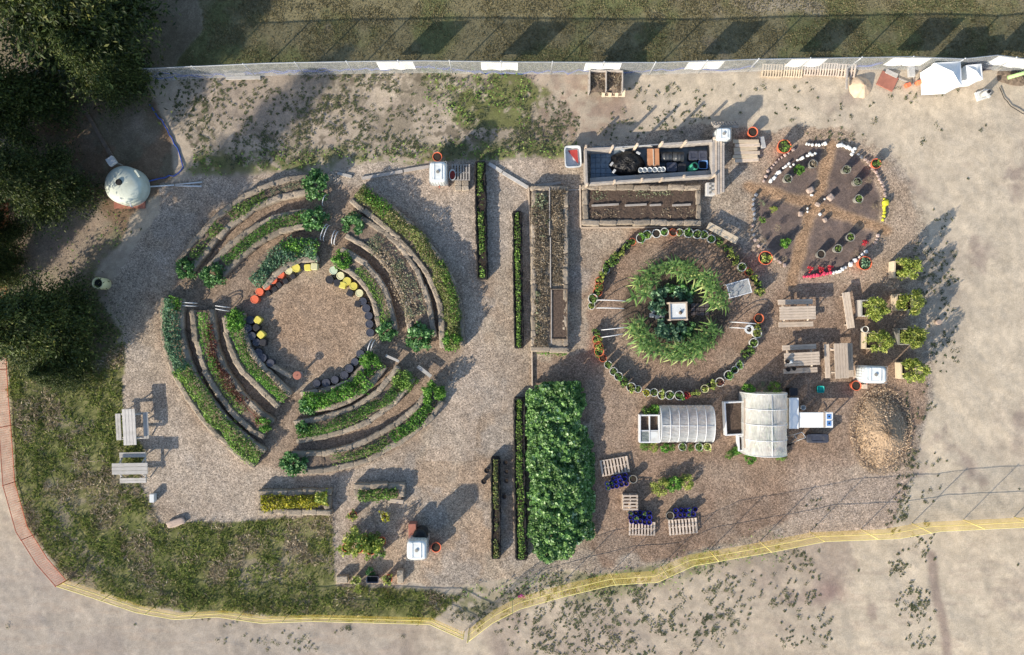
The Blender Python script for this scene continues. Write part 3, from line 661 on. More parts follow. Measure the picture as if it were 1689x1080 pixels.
# ---- straight bale beds ---------------------------------------------
def rect_bed(x0, y0, x1, y1, h, label, m, name='straw_bale_bed', blen=.78, bw=.30, group=None, bwt=None, skip=()):
    a = np.array(W(x0, y0, h)); b_ = np.array(W(x1, y1, h)); c = (a + b_) / 2; wx, wy = abs(b_[0] - a[0]), abs(a[1] - b_[1])
    root = thing(name, (c[0], c[1], 0), label, 'garden bed', group); r = np.random.RandomState(int(x0 + y0))
    n_ = max(4, int(wx / .12)); k_ = max(4, int(wy / .12)); X_, Y_ = np.meshgrid(np.linspace(-wx / 2 + bw * .6, wx / 2 - bw * .6, n_), np.linspace(-wy / 2 + bw * .6, wy / 2 - bw * .6, k_))
    Z_ = h * .72 + r.randn(*X_.shape) * .022; I = np.arange(n_ * k_).reshape(k_, n_)
    F_ = np.stack([I[:-1, :-1], I[:-1, 1:], I[1:, 1:], I[1:, :-1]], -1).reshape(-1, 4)
    link('soil', npmesh('soil', np.stack([X_, Y_, Z_], -1).reshape(-1, 3), F_, m, True), root)
    for side, (ln, hor) in enumerate(((wx, 1), (wx, 1), (wy - 2 * bw, 0), (wy - 2 * bw, 0))):
        if side in skip: continue
        nb = max(1, int(round(ln / blen)))
        for k in range(nb):
            t = -ln / 2 + (k + .5) * ln / nb; bale_i[0] += 1; sg = 1 if side % 2 == 0 else -1; j = r.randn() * .02
            x, y = (t, sg * (wy / 2 - bw / 2) + j) if hor else (sg * (wx / 2 - bw / 2) + j, t)
            place_bale(root, x, y, (0 if hor else math.pi / 2) + r.randn() * .03, ln / nb * 1.03, bw * (.9 + .2 * r.rand()), h * (.92 + .16 * r.rand()), bale_i[0])
    return root, c, wx, wy
bigbed, c, wx, wy = rect_bed(876, 306, 938, 580, .42, 'long straight straw bale bed full of withered stalks beside the light path', M['straw'], bw=.27)
mb = MB()
for a0, a1 in (((-.03, wy / 2 - .1), (.0, 1.6)), ((.0, 1.5), (.06, -.9)), ((.05, -1.0), (.1, -wy / 2 + .4))):
    mb.box(((a0[0] + a1[0]) / 2, (a0[1] + a1[1]) / 2, .42), (.055, abs(a0[1] - a1[1]), .05), math.atan2(-(a1[0] - a0[0]), a1[1] - a0[1]) * -1 * 0, .01)
mb.build('divider_board', M['wood_grey'], bigbed)
crop_row([(891, 318), (892, 450), (894, 572)], 28, .33, .16, M['dry'], .15, 620, 'left row of withered stalks on the long straight bed', asp=.25, seed=30, group='withered rows', patch=.22)
crop_row([(922, 312), (922, 400), (922, 470)], 24, .33, .16, M['dry'], .15, 620, 'right row of withered stalks on the long straight bed', asp=.25, seed=31, group='withered rows', patch=.22)
crop_row([(892, 318), (893, 360), (895, 390)], 24, .33, .2, M['sage'], .11, 300, 'grey green survivors at the top of the long straight bed', seed=32, group='withered rows', patch=.35)
crop_row([(887, 480), (888, 540), (890, 572)], 14, .33, .14, M['sage'], .1, 300, 'grey green survivors at the lower left of the long straight bed', seed=33, group='withered rows', patch=.35)
crop_row([(885, 582), (910, 584), (936, 580)], 12, .05, .25, M['lush'], .1, 400, 'low green fringe below the long straight bed', seed=34, group='withered rows', patch=.35)
x, y = W(922, 518, .4); t = thing('compost_tray', (x, y, .30), 'dark brown compost tray set in the lower end of the long bed', 'tray')
MB().box((0, 0, .04), (.72, 2.3, .1), 0, .01).build('compost', M['soil'], t)
mb = MB()
for sx in (-1, 1): mb.box((sx * .39, 0, .07), (.05, 2.44, .14), 0, .008)
for sy in (-1, 1): mb.box((0, sy * 1.195, .068), (.73, .05, .136), 0, .008)
mb.build('frame', M['straw_dark'], t)

bed2, c, wx, wy = rect_bed(961, 304, 1157, 371, .38, 'wide dark soil bed edged with straw bales below the wooden pen', M['soil'], bw=.27)
mb = MB()
for x0, x1 in ((976, 1021), (1031, 1067), (1072, 1091), (1109, 1140)):
    a = W(x0, 339, .38); b_ = W(x1, 336, .38); mb.box(((a[0] + b_[0]) / 2 - c[0], (a[1] + b_[1]) / 2 - c[1], .33), (b_[0] - a[0], .10, .06), .05, .01)
mb.build('divider_board', M['wood_grey'], bed2)
crop_row([(975, 322), (1050, 320), (1140, 314)], 14, .27, .07, M['sage'], .08, 260, 'faint seedlings along the upper half of the wide dark bed', seed=35, group='withered rows', patch=.45)
crop_row([(975, 355), (1050, 352), (1145, 350)], 16, .27, .05, M['dry'], .12, 180, 'dry straw litter along the lower half of the wide dark bed', asp=.2, seed=36, group='withered rows', patch=.45)
# smaller bale beds in the lower left
rect_bed(425, 808, 546, 850, .42, 'small straight bale bed with yellow plants at the grass edge', M['pale_soil'])
crop_row([(430, 832), (480, 830), (540, 824)], 24, .38, .25, M['yel'], .12, 620, 'bright yellow leafy row in the small bale bed', seed=37, group='planted rows of the small beds', patch=.2)
crop_row([(520, 822), (540, 822)], 22, .42, .35, M['ygreen'], .12, 500, 'greener clump at the right end of the yellow row', seed=38, group='planted rows of the small beds')
rect_bed(584, 797, 667, 830, .42, 'short bale bed with dark green plants beside the yellow planted one', M['pale_soil'], skip=(1,))
crop_row([(590, 818), (620, 818), (655, 815)], 18, .34, .35, M['hedge'], .12, 560, 'dark green plants in the short bale bed', seed=39, group='planted rows of the small beds', patch=.2)
x, y = W(653, 827, .35); o = MB().box((0, 0, 0), (.72, .2, .3), -.12, .02).build('wooden_block', M['wood_pale'], None, (x, y, .15)); lab(o, 'pale wooden block at the lower right corner of the short bale bed', 'block')

# ---- fabric grow rows -------------------------------------------------
def grow_row(P, wpx, h, m, label, lab2, seed, patch=.25):
    Q = resample(pathw(P, h), .12); c = Q.mean(0); T, Nn = normals2(Q); w_ = wpx / S; r = np.random.RandomState(seed)
    root = thing('grow_bag_row', (c[0], c[1], 0), label, 'grow bag', 'long black fabric grow rows'); K = 9; V_ = []
    prof = [(-.5, -.03), (-.52, .6), (-.47, 1.0), (-.36, .97), (-.32, .78), (.32, .78), (.36, .97), (.47, 1.0), (.52, .6), (.5, -.03)]; n_ = len(Q)
    for u, z in prof:
        wob = 1 + .10 * r.randn(n_, 1); V_.append(np.concatenate([Q - c + Nn * u * w_ * wob, np.full((n_, 1), z * h) * (1 + .06 * r.randn(n_, 1))], 1))
    V_ = np.concatenate(V_); F_ = []
    for j in range(len(prof) - 1):
        for i in range(n_ - 1): F_.append((j * n_ + i, (j + 1) * n_ + i, (j + 1) * n_ + i + 1, j * n_ + i + 1))
    F_ = np.array(F_)
    link('bag', npmesh('bag', V_, F_, M['fabric'], True), root)
    for i in (0, -1):
        mb = MB()
        for k in (-1, 1): mb.box(tuple(np.append(Q[i] - c + Nn[i] * k * w_ * .22, h * .45)), (w_ * .5, .16, h * .98 - .01 * k), 0, .05)
        mb.build('end_flap', M['fabric'], root)
    link('soil', strip_mesh(Q, w_ * .68, h * .82, M['potsoil'], r, c=c), root)
    crop_row(P, wpx * .56, h * .8, .18, m, .10, 480, lab2, seed=seed, group='plants in the fabric grow rows', patch=patch)
grow_row([(792, 268), (793, 360), (796, 458)], 18, .38, M['hedge'], 'upper left black fabric grow row beside the vertical strip of wood chips', 'dark green plants in the upper left grow row', 40, .32)
grow_row([(853, 350), (854, 460), (856, 572)], 15, .38, M['hedge'], 'black fabric grow row just left of the long straight bed', 'dark green plants in the grow row left of the long bed', 41, .25)
grow_row([(857, 658), (857, 790), (860, 922)], 19, .38, M['hedge'], 'black fabric grow row touching the left side of the bean patch', 'mixed greens in the grow row beside the bean patch', 42, .34)
grow_row([(817, 757), (818, 840), (818, 920)], 15, .38, M['hedge_dull'], 'shortest black fabric grow row, standing among small black pots', 'olive plants in the shortest grow row', 43, .34)

# ---- bean patch ----------------------------------------------------------
r = np.random.RandomState(77); N = 24000
c = W(920, 785, 1.0); X_ = W(868, 785, 1.1)[0] + r.rand(N) * (W(984, 785, 1.1)[0] - W(868, 785, 1.1)[0]); Y_ = W(0, 936, 1.0)[1] + r.rand(N) * (W(0, 630, 1.0)[1] - W(0, 936, 1.0)[1])
PXb = X_ / .97 * S + 844.5; PYb = 540 - Y_ / .97 * S
inner = inpoly(PXb + (fbm(X_, Y_, .7, 5) - .5) * 40, PYb + (fbm(X_, Y_, .7, 6) - .5) * 36, [(876, 642), (884, 630), (955, 630), (962, 700), (972, 730), (983, 755), (982, 830), (976, 895), (950, 908), (940, 936), (892, 936), (876, 922), (872, 870), (866, 760), (868, 700)])
X_, Y_, PXb, PYb = X_[inner], Y_[inner], PXb[inner], PYb[inner]
cx = np.interp(PYb, [630, 935], [917, 926]); ed = np.clip(1 - np.abs((PXb - cx) / 60) ** 3.5, .2, 1)
z = ed * (.72 + .42 * fbm(X_, Y_, 1.3, 8, 3) + .42 * (vnoise(X_, Y_, .24, 9) - .5)) * (.55 + .45 * r.rand(len(X_)) ** .4)
P3 = np.stack([X_ - c[0], Y_ - c[1], np.maximum(z, .05)], 1); V_, F_ = leaves(P3, .145, .85, .55, sv=.45, r=r)
lab(link('bean_patch', npmesh('bean_patch', V_, F_, M['bean']), None, (c[0], c[1], 0)), 'tall dense patch of broad leaved beans below the long straight bed', 'bean patch')

# ---- corn circle -----------------------------------------------------------
def corn_mesh(seed):
    r = np.random.RandomState(seed); VV, FF, off = [], [], 0; h = 1.35
    for i in range(13):
        a = i * 2.4 + r.randn() * .3; z0 = h * (.25 + .72 * i / 13); ln = (.52 if i < 9 else .36) * (.8 + .4 * r.rand()); dx, dy = math.cos(a), math.sin(a); wd = .072; k = 5
        rise = .35 if i < 9 else .8
        for j in range(k + 1):
            t_ = j / k; rr = ln * t_; zz = z0 + ln * (rise * t_ * 1.6 - 1.25 * t_ * t_); ww = wd * (1 - t_) ** .6 * (.5 + .5 * min(1, t_ * 4 + .4)) / 2 + .002
            VV += [(dx * rr - dy * ww, dy * rr + dx * ww, zz + ww * .6), (dx * rr + dy * ww, dy * rr - dx * ww, zz + ww * .6)]
        for j in range(k): FF.append((off + 2 * j, off + 2 * j + 1, off + 2 * j + 3, off + 2 * j + 2))
        off += 2 * (k + 1)
    for j in range(4):
        a = j * 1.57; VV.append((.015 * math.cos(a), .015 * math.sin(a), -.02))
    for j in range(4):
        a = j * 1.57; VV.append((.008 * math.cos(a), .008 * math.sin(a), h * 1.1))
    for j in range(4): FF.append((off + j, off + (j + 1) % 4, off + 4 + (j + 1) % 4, off + 4 + j))
    return npmesh('corn_plant', VV, FF, M['corn'])
CORN = [corn_mesh(s_) for s_ in range(5)]
r = np.random.RandomState(5); k = 0; spots = []
while len(spots) < 120 and k < 20000:
    k += 1; a = r.rand() * 6.283; rad = (.73 + .27 * r.rand()); px, py = 1115 + 80 * rad * math.cos(a), 512 - 80 * rad * math.sin(a) * 1.0
    ad = math.degrees(a)
    if 338 < ad or ad < 6 or 166 < ad < 196: continue
    if vnoise(np.array([px]), np.array([py]), 16, 77)[0] < .25: continue
    if all((px - u) ** 2 + (py - v) ** 2 > 9.0 ** 2 for u, v in spots): spots.append((px, py))
for i, (px, py) in enumerate(spots):
    upper = py < 512
    x, y = W(px, py, .8); s_ = .85 + .3 * r.rand()
    o = link('corn_plant', CORN[i % 5], None, (x, y, 0), r.rand() * 6.28, (s_, s_, s_ * (1.15 if upper else .9)))
    lab(o, 'tall corn plant in the upper arc of the corn ring' if upper else 'corn plant in the lower arc of the corn ring', 'corn plant', 'corn plants forming the ring')
for px, py, rp, k in [(1083, 486, 9, 'c'), (1096, 480, 10, 'c'), (1113, 479, 9, 'c'), (1128, 484, 10, 'c'), (1088, 500, 10, 'c'), (1092, 512, 9, 'c'), (1138, 490, 9, 'c'), (1078, 505, 8, 'c'),
                      (1098, 538, 11, 'c'), (1112, 542, 11, 'c'), (1104, 553, 10, 'c'), (1126, 540, 11, 'c'), (1118, 556, 10, 'c'), (1092, 548, 9, 'c'), (1136, 548, 10, 'l'), (1124, 470, 9, 'l'), (1140, 478, 9, 'l'), (1106, 474, 8, 'l'), (1140, 538, 8, 'l')]:
    x, y = W(px, py, .4); me = bush_mesh('cabbage', .3, .45, .20, .8, 70, M['bluegreen'] if k == 'c' else M['deep'], .55, (0 if k == 'c' else 1) * 3 + int(px) % 3, 7, .35)
    lab(link('cabbage_plant', me, None, (x, y, 0), px, (rp / 10.2,) * 2 + (1,)), 'blue green cabbage around the white box inside the corn ring' if k == 'c' else 'dark leafy plant between the white box and the corn', 'cabbage', 'cabbages inside the corn ring')
x, y = W(1119, 513, .75); t = thing('wooden_box', (x, y, 0), 'white topped square wooden box at the centre of the corn ring', 'box', rz=.03)
mb = MB()
for sx in (-1, 1):
    for sy in (-1, 1): MB().box((sx * .40, sy * .40, .38), (.09, .09, .76), 0, .01).build('post', M['wood_pale'], t)
mb = MB()
mb.box((0, .40, .70), (.70, .05, .12)).box((0, -.40, .70), (.70, .05, .12)).box((.40, 0, .70), (.05, .70, .12)).box((-.40, 0, .70), (.05, .70, .12)).build('rail', M['wood_pale'], t)
MB().box((0, 0, .68), (.74, .74, .04), 0, .02).box((.05, -.02, .705), (.25, .16, .02), .7).box((0, 0, .34), (.66, .66, .6)).build('tray', M['white'], t)
MB().lathe([(.06, .715), (.09, .74), (.05, .80), (.01, .83)], (.1, -.08, 0), 8).build('stone', M['wood_dark'], t)
for i in range(12):
    px = 1143 + (i % 4) * 7.5; py = 503 + (i // 4) * 7; x, y = W(px, py); o = MB().box((0, 0, .03), (.2, .18, .09), r.randn() * .08, .012).build('paver', M['brick'], None, (x, y, -.02))
    lab(o, 'dark paving brick right of the white box in the corn ring', 'paver', 'paving bricks inside the corn ring')
for i, (px, py) in enumerate([(1075, 520), (1084, 522), (1092, 520), (1078, 512)]):
    x, y = W(px, py); lab(MB().box((0, 0, .03), (.24, .2, .09), r.randn() * .3, .012).build('paver', M['lightgrey'], None, (x, y, -.02)), 'grey paving stone left of the white box in the corn ring', 'paver', 'grey pavers left of the white box')

# ---- potted plants ----------------------------------------------------------
def pot_mesh(name, m, rt, rb, h, rim=.02, n=20):
    mb = MB(); mb.lathe([(rb, 0), (rb, .005), (rt * .97, h - .06), (rt, h - .055), (rt + rim * .4, h), (rt - rim, h), (rt - rim - .01, h - .05)], n=n, caps=False); mb.f.append(tuple(range(n - 1, -1, -1))); mb.mi.append(0); mb.sm.append(False)
    return mb.mesh(name, m)
def disc_mesh(name, m, rad, z, n=20): return MB().lathe([(rad, z - .02), (rad * .98, z), (rad * .5, z + .015), (.01, z + .01)], n=n).mesh(name, m)
POTM = {}
def potset(kind):
    if kind not in POTM:
        m, rt, rb, h = dict(white=(M['whitepot'], .205, .16, .36), black=(M['black'], .19, .16, .34), terra=(M['terra'], .21, .15, .34), grey=(M['greypot'], .205, .16, .38),
                            bigterra=(M['orange'], .33, .22, .5), smallblack=(M['black'], .13, .10, .24), blue=(M['bluepot'], .115, .085, .24), cream=(M['cream'], .2, .15, .34),
                            orangepot=(M['orange'], .25, .18, .45))[kind]
        POTM[kind] = (pot_mesh('pot', m, rt, rb, h), disc_mesh('soil', M['potsoil'], rt - .025, h - .05), rt, h)
    return POTM[kind]
def potted(px, py, kind, plant, label, group=None, s=1.0, ph=.28, pr=1.0, cat='potted plant', name='potted_plant', seed=0, z=0):
    pm, sm, rt, h = potset(kind); x, y = W(px, py, h + z); a = (px * 3.7 + py) % 6.28
    t = thing(name, (x, y, z), label, cat, group, a); t.scale = (s, s, s)
    link('pot', pm, t); link('soil', sm, t)
    if plant:
        mm = M[plant]; me = bush_mesh('foliage_' + plant, .22, .34, .10, .5, 80, mm, .5, seed % 4 + 10, 7, .38)
        k = rt / .205 * pr; link('foliage', me, t, (0, 0, h - .08), seed * 1.3, (k, k, ph / .28))
    return t
ring = [(55, 508, 'white', 'ygreen'), (60, 465, 'white', 'hedge'), (83, 432, 'terra', 'hedge'), (88, 402, 'terra', 'ygreen'), (96, 372, 'terra', 'ygreen'), (112, 338, 'black', 'ygreen'), (128, 310, 'white', 'hedge'), (146, 285, 'black', 'hedge'),
        (170, 258, 'black', 'hedge'), (190, 232, 'black', 'ygreen'), (215, 203, 'black', 'ygreen'), (245, 180, 'black', 'hedge'), (272, 155, 'terra', 'hedge'), (315, 140, 'white', 'lush'), (355, 125, 'white', 'hedge'), (403, 113, 'white', None),
        (445, 108, 'white', 'lush'), (490, 105, 'terra', 'redleaf'), (531, 108, 'white', 'ygreen'), (575, 108, 'white', 'lush'), (620, 118, 'white', 'hedge'), (662, 124, 'white', 'hedge'), (700, 142, 'white', 'lush'), (740, 160, 'black', 'hedge'),
        (775, 190, 'black', 'hedge'), (802, 225, 'black', 'ygreen'), (832, 255, 'black', 'ygreen'), (862, 295, 'white', 'hedge'), (905, 325, 'terra', 'ygreen'), (932, 355, 'black', 'ygreen'), (952, 388, 'black', 'hedge'), (955, 425, 'black', 'ygreen')]
ring2 = [(952, 615, 'black', 'ygreen'), (945, 652, 'white', 'ygreen'), (926, 706, 'white', 'hedge'), (908, 742, 'black', 'hedge'), (882, 768, 'black', 'hedge'), (853, 823, 'white', 'lush'), (825, 850, 'white', 'lush'), (795, 882, 'white', 'lush'),
         (745, 915, 'white', 'redleaf'), (700, 930, 'black', 'ygreen'), (660, 950, 'cream', 'ygreen'), (610, 975, 'black', 'ygreen'), (564, 985, 'terra', 'redflower'), (522, 988, 'white', 'lush'), (477, 990, 'white', 'hedge'), (432, 985, 'white', 'ygreen'),
         (388, 975, 'white', 'hedge'), (347, 972, 'white', 'yel'), (305, 955, 'white', 'hedge'), (265, 940, 'white', 'ygreen'), (226, 917, 'black', 'hedge'), (200, 888, 'white', 'lush'), (172, 858, 'white', 'hedge'), (140, 825, 'white', 'hedge'),
         (110, 785, 'terra', 'redleaf'), (94, 752, 'terra', 'hedge'), (88, 718, 'terra', 'ygreen'), (78, 688, 'terra', 'ygreen'), (82, 655, 'black', 'hedge')]
cname = dict(white='white', black='black', terra='terracotta', cream='cream', grey='grey')
pname = dict(ygreen='yellow green', hedge='dark green', lush='bright green', redleaf='reddish', redflower='red flowering', yel='yellow')
for j, RR in enumerate((ring, ring2)):
    for i, (zx, zy, k, p) in enumerate(RR):
        what = '%s pot of %s leaves' % (cname[k], pname[p]) if p else 'empty white pot'
        l = '%s, %s clockwise from the %s in the pot ring' % (what, ordn(i + 1), 'left arches' if j == 0 else 'orange pot')
        potted(960 + zx / 3.272 + ((i * 37) % 7 - 3) * .35, 350 + zy / 3.272 + ((i * 53) % 7 - 3) * .35, k, p, l, 'pots ringing the corn circle', s=.86 + .05 * ((i * 29) % 6), seed=i * 3 + j, ph=.20 + .06 * (i % 3), pr=.78 + .14 * (i % 2) + (.25 if k == 'black' else 0))
potted(960 + 955 / 3.272, 350 + 572 / 3.272, 'terra', None, 'empty orange pot at the right gap of the pot ring', s=1.1, name='flower_pot', cat='pot')
x, y = W(1236, 543, .3); t = thing('bucket', (x, y, 0), 'white round bucket with a dark centre beside the right pipe arch', 'bucket')
link('pot', pot_mesh('pot', M['white'], .2, .16, .3, .07), t); link('soil', disc_mesh('soil', M['potsoil'], .12, .26), t)

def arch(p0, p1, h, label, m='pvc', rad=.022, group='white pipe arches', z0=0.0):
    a = Vector((*W(*p0, z0), 0)); b_ = Vector((*W(*p1, z0), 0)); c = (a + b_) / 2; pts = []
    for i in range(13):
        t_ = math.pi * i / 12; pts.append(c + (a - c) * math.cos(t_) + Vector((0, 0, h * math.sin(t_) ** .6)) - c - Vector((0, 0, .02 if i in (0, 12) else 0)))
    o = MB().tube(pts, rad, 6).build('pipe_arch', M[m], None, c); return lab(o, label, 'pipe arch', group)
for p0, p1, l in [((982, 495), (1032, 497), 'white pipe arch over the left path to the corn ring, upper of four'), ((983, 508), (1028, 509), 'white pipe arch over the left path to the corn ring, second from top'),
                  ((990, 544), (1034, 539), 'white pipe arch over the left path to the corn ring, third from top'), ((990, 556), (1027, 550), 'white pipe arch over the left path to the corn ring, lowest'),
                  ((1203, 531), (1244, 534), 'white pipe arch over the right path to the corn ring, upper'), ((1203, 540), (1232, 542), 'white pipe arch over the right path to the corn ring, lower')]:
    arch(p0, p1, .75, l)
for p0, p1, l in [((303, 499), (327, 500), 'upper of two pipe arches over the left path of the circle garden'), ((303, 504), (327, 505), 'lower of two pipe arches over the left path of the circle garden'),
                  ((358, 504), (381, 507), 'upper of two pipe arches between the middle and inner left beds'), ((358, 509), (381, 513), 'lower of two pipe arches between the middle and inner left beds'),
                  ((534, 340), (540, 322), 'short pipe arch over the top path of the circle garden between the glossy bushes'), ((530, 396), (541, 370), 'left pipe arch at the inner end of the top path'), ((535, 398), (545, 372), 'second pipe arch at the inner end of the top path'),
                  ((549, 403), (555, 380), 'pipe arch right of the top path, nearer the path'), ((553, 404), (560, 382), 'pipe arch right of the top path, nearer the wide bed'),
                  ((608, 578), (616, 558), 'left pipe arch by the dark stools on the right path'), ((613, 579), (620, 560), 'right pipe arch by the dark stools on the right path')]:
    arch(p0, p1, .5, l)
x, y = W(1222, 475, .9); t = thing('wire_screen', (x, y, 0), 'framed wire screen lying from the pot ring to the corn, right side', 'screen', rz=.27)
MB().box((0, 0, .62), (1.05, .62, .012)).build('mesh', M['screen'], t)
mb = MB(); mb.box((0, .33, .62), (1.1, .04, .04)).box((0, -.33, .62), (1.1, .04, .04)).box((.53, 0, .62), (.04, .62, .04)).box((-.53, 0, .62), (.04, .62, .04)).build('frame', M['pvc'], t)
mb = MB()
for sx in (-1, 1):
    for sy in (-1, 1): mb.box((sx * .50, sy * .33, .29), (.035, .035, .62))
mb.build('leg', M['pvc'], t)

# ---- stools round the courtyard ------------------------------------------------
def bucket_mesh(m, rad=.205, h=.36): return MB().lathe([(rad * .98, 0), (rad, .02), (rad * .93, h - .05), (rad * .98, h - .045), (rad * .98, h - .005), (rad * .93, h), (rad * .80, h), (rad * .78, h - .012), (.01, h - .010)], n=22).mesh('bucket', m)
BK = {k: bucket_mesh(M[k]) for k in ('orange', 'yellow', 'cream', 'mint', 'navy', 'black')}
SB = {k: MB().lathe([(.15, 0), (.17, .02), (.17, .33), (.15, .36), (.01, .36)], n=24, sq=6).mesh('crate', M[k]) for k in ('yellow', 'black', 'cream')}
gs = 'upturned bucket stools around the courtyard'
def stool(px, py, k, l, sq=False):
    x, y = W(px, py, .36); lab(link('bucket_stool', (SB if sq else BK)[k], None, (x + .03 * math.sin(px * 9.1), y + .03 * math.sin(py * 7.7), 0), (px * 1.7) % 6.28, (.93 + .02 * (int(px * 3) % 6),) * 2 + (.92 + .03 * (int(py * 5) % 6),)), l, 'stool', gs)
for i, (px, py) in enumerate([(421, 494), (428.5, 481.5), (438.5, 472), (449.5, 462), (462, 453)]): stool(px, py, 'orange', '%s orange bucket stool counting up from the lower left end of its arc' % ordn(i + 1))
stool(474.5, 446.5, 'cream', 'cream bucket stool between the orange and the yellow ones'); stool(487.5, 440.5, 'yellow', 'round yellow bucket stool right of the cream one'); stool(500, 438, 'black', 'dark bucket stool between the yellow ones on the upper arc')
stool(508, 441, 'yellow', 'yellow bucket stool touching the dark one, upper arc', True); stool(519, 440, 'cream', 'cream stool at the right end of the upper left arc', True)
stool(549, 446.5, 'mint', 'mint green bucket stool just right of the top path'); stool(562.5, 453.5, 'cream', 'cream bucket stool next to the mint green one'); stool(573, 462.5, 'yellow', 'yellow bucket stool after the cream one, upper right arc')
stool(584, 472, 'yellow', 'second yellow bucket stool after the cream one, upper right arc'); stool(592, 484, 'cream', 'pale cream bucket stool at the end of the yellow ones')
stool(543, 460, 'black', 'black bucket stool in front of the mint green one'); stool(557, 465, 'black', 'black stool in front of the cream and yellow ones', True); stool(566, 471, 'yellow', 'square yellow stool in the front row, upper right arc', True)
stool(576, 482, 'black', 'square black stool in the front row beside the last cream one', True); stool(590, 502, 'black', 'square black stool in the front row beside the first dark one', True)
for i, (px, py) in enumerate([(598, 496), (603.5, 508), (607, 521), (609, 534.5), (611, 548)]): stool(px, py, 'navy', '%s dark blue bucket stool down the right side of the courtyard' % ordn(i + 1))
for i, (px, py) in enumerate([(411, 528), (410, 541), (415, 553), (422, 565), (426, 580), (433.5, 591), (446, 599)]): stool(px, py, 'navy', '%s dark blue bucket stool down the left side of the courtyard' % ordn(i + 1))
stool(423.5, 528, 'yellow', 'square yellow stool at the top of the left front row', True); stool(422.5, 540.5, 'black', 'square black stool between two square yellow ones', True); stool(429, 552.5, 'yellow', 'lower square yellow stool of the left front row', True); stool(434, 565, 'black', 'square black stool below the square yellow ones', True)
for i, (px, py) in enumerate([(595, 584.5), (586, 596.5), (577, 608), (567, 617.5), (552, 627), (537.5, 630.5), (522, 632)]): stool(px, py, 'navy', '%s dark blue bucket stool along the lower arc counting from the right' % ordn(i + 1))
for i, (px, py) in enumerate([(441, 483), (452, 476), (459, 469), (470, 463), (482, 455)]):
    x, y = W(px, py, .3); lab(link('crate', SB['black'], None, (x, y, 0), .6, (.72, .72, .6)), '%s low black crate in front of the orange stools from the left' % ordn(i + 1), 'crate', 'black crates in front of the orange stools')
x, y = W(490, 619, .6); t = thing('pedestal_table', (x, y, 0), 'round terracotta topped pedestal in the lower part of the courtyard', 'pedestal')
MB().lathe([(.17, 0), (.16, .04), (.06, .08), (.05, .54)], n=16).build('pedestal', M['stone'], t); MB().lathe([(.05, .54), (.20, .57), (.20, .60), (.17, .605), (.01, .605)], n=26).build('table_top', M['redboard'], t); MB().lathe([(.02, .605), (.02, .63)], n=10).build('knob', M['rubber'], t)

# ---- big tank and the things near it ---------------------------------------------
x, y = W(202, 304, .95); t = thing('water_tank', (x, y, 0), 'large pale green domed water tank under the trees', 'water tank')
tk = MB().lathe([(.90, 0), (.91, .04), (.91, .3), (.92, .34), (.91, .38), (.91, .70), (.90, .84), (.85, .93), (.74, 1.01), (.58, 1.08), (.40, 1.13), (.22, 1.16), (.01, 1.17)], n=48).build('shell', M['tank'], t)
MB().lathe([(.15, 1.12), (.15, 1.21), (.12, 1.24), (.01, 1.24)], (-.06, .06, 0), 24).build('lid', M['rubber'], tk)
mb = MB()
for k in range(8):
    a = k * 6.283 / 8 + .2; mb.tube([(.25 * math.cos(a), .25 * math.sin(a), 1.150), (.55 * math.cos(a), .55 * math.sin(a), 1.082), (.80 * math.cos(a), .80 * math.sin(a), .962)], .012, 6)
mb.build('rib', M['tank'], tk)
MB().box((.70, .52, .92), (.10, .4, .12), .6, .02).build('bracket', M['tank'], t); MB().tube([(.3, -.8, .8), (.32, -1.0, .8), (.32, -1.02, .6)], .03, 8).build('outlet_pipe', M['pvc'], t)
lab(MB().box((0, 0, 0), (1.5, 1.5, .08), .0, .01).build('tank_pad', M['redboard'], None, (*W(214, 318), .0)), 'reddish brown square pad below the large tank', 'pad')
x, y = W(185, 266, 1.0); t = thing('control_box', (x, y, 0), 'small grey box on a post above the large tank', 'box', rz=.6)
MB().box((0, 0, .5), (.08, .08, 1.0)).build('post', M['wood_grey'], t); MB().box((0, 0, 1.06), (.38, .38, .2), 0, .02).build('box', M['lightgrey'], t)
a = WV(118, 145, .15); b_ = WV(183, 258, .15); c = (a + b_) / 2; dv = b_ - a
lab(MB().box((0, 0, 0), (dv.length, .18, .10), math.atan2(dv.y, dv.x), .02).build('dark_beam', M['wood_dark'], None, (c.x, c.y, .06)), 'long dark beam leading from under the trees to the grey box', 'beam')
for i, (p, q) in enumerate([((238, 308), (287, 305)), ((289, 306), (332, 307)), ((289, 304), (333, 300))]):
    a = WV(*p, .05); b_ = WV(*q, .05); c = (a + b_) / 2; lab(MB().tube([a - c, b_ - c], .035, 8).build('pipe', M['pvc'], None, c + Vector((0, 0, -.02 + .0 * i))), ['white pipe running right from the large tank', 'lower white pipe continuing right of the tank pipe', 'upper angled white pipe right of the tank pipe'][i], 'pipe')
x, y = W(161, 467, .8); t = thing('barrel', (x, y, 0), 'off white open barrel standing at the edge of the left trees', 'barrel')
mb = MB(); mb.lathe([(.25, 0), (.28, .03), (.29, .4), (.28, .8), (.25, .83), (.22, .82), (.21, .5), (.21, .3), (.01, .3)], n=26).build('shell', M['cream'], t); MB().lathe([(.20, .70), (.01, .71)], n=20, caps=False).build('opening', M['rubber'], t)

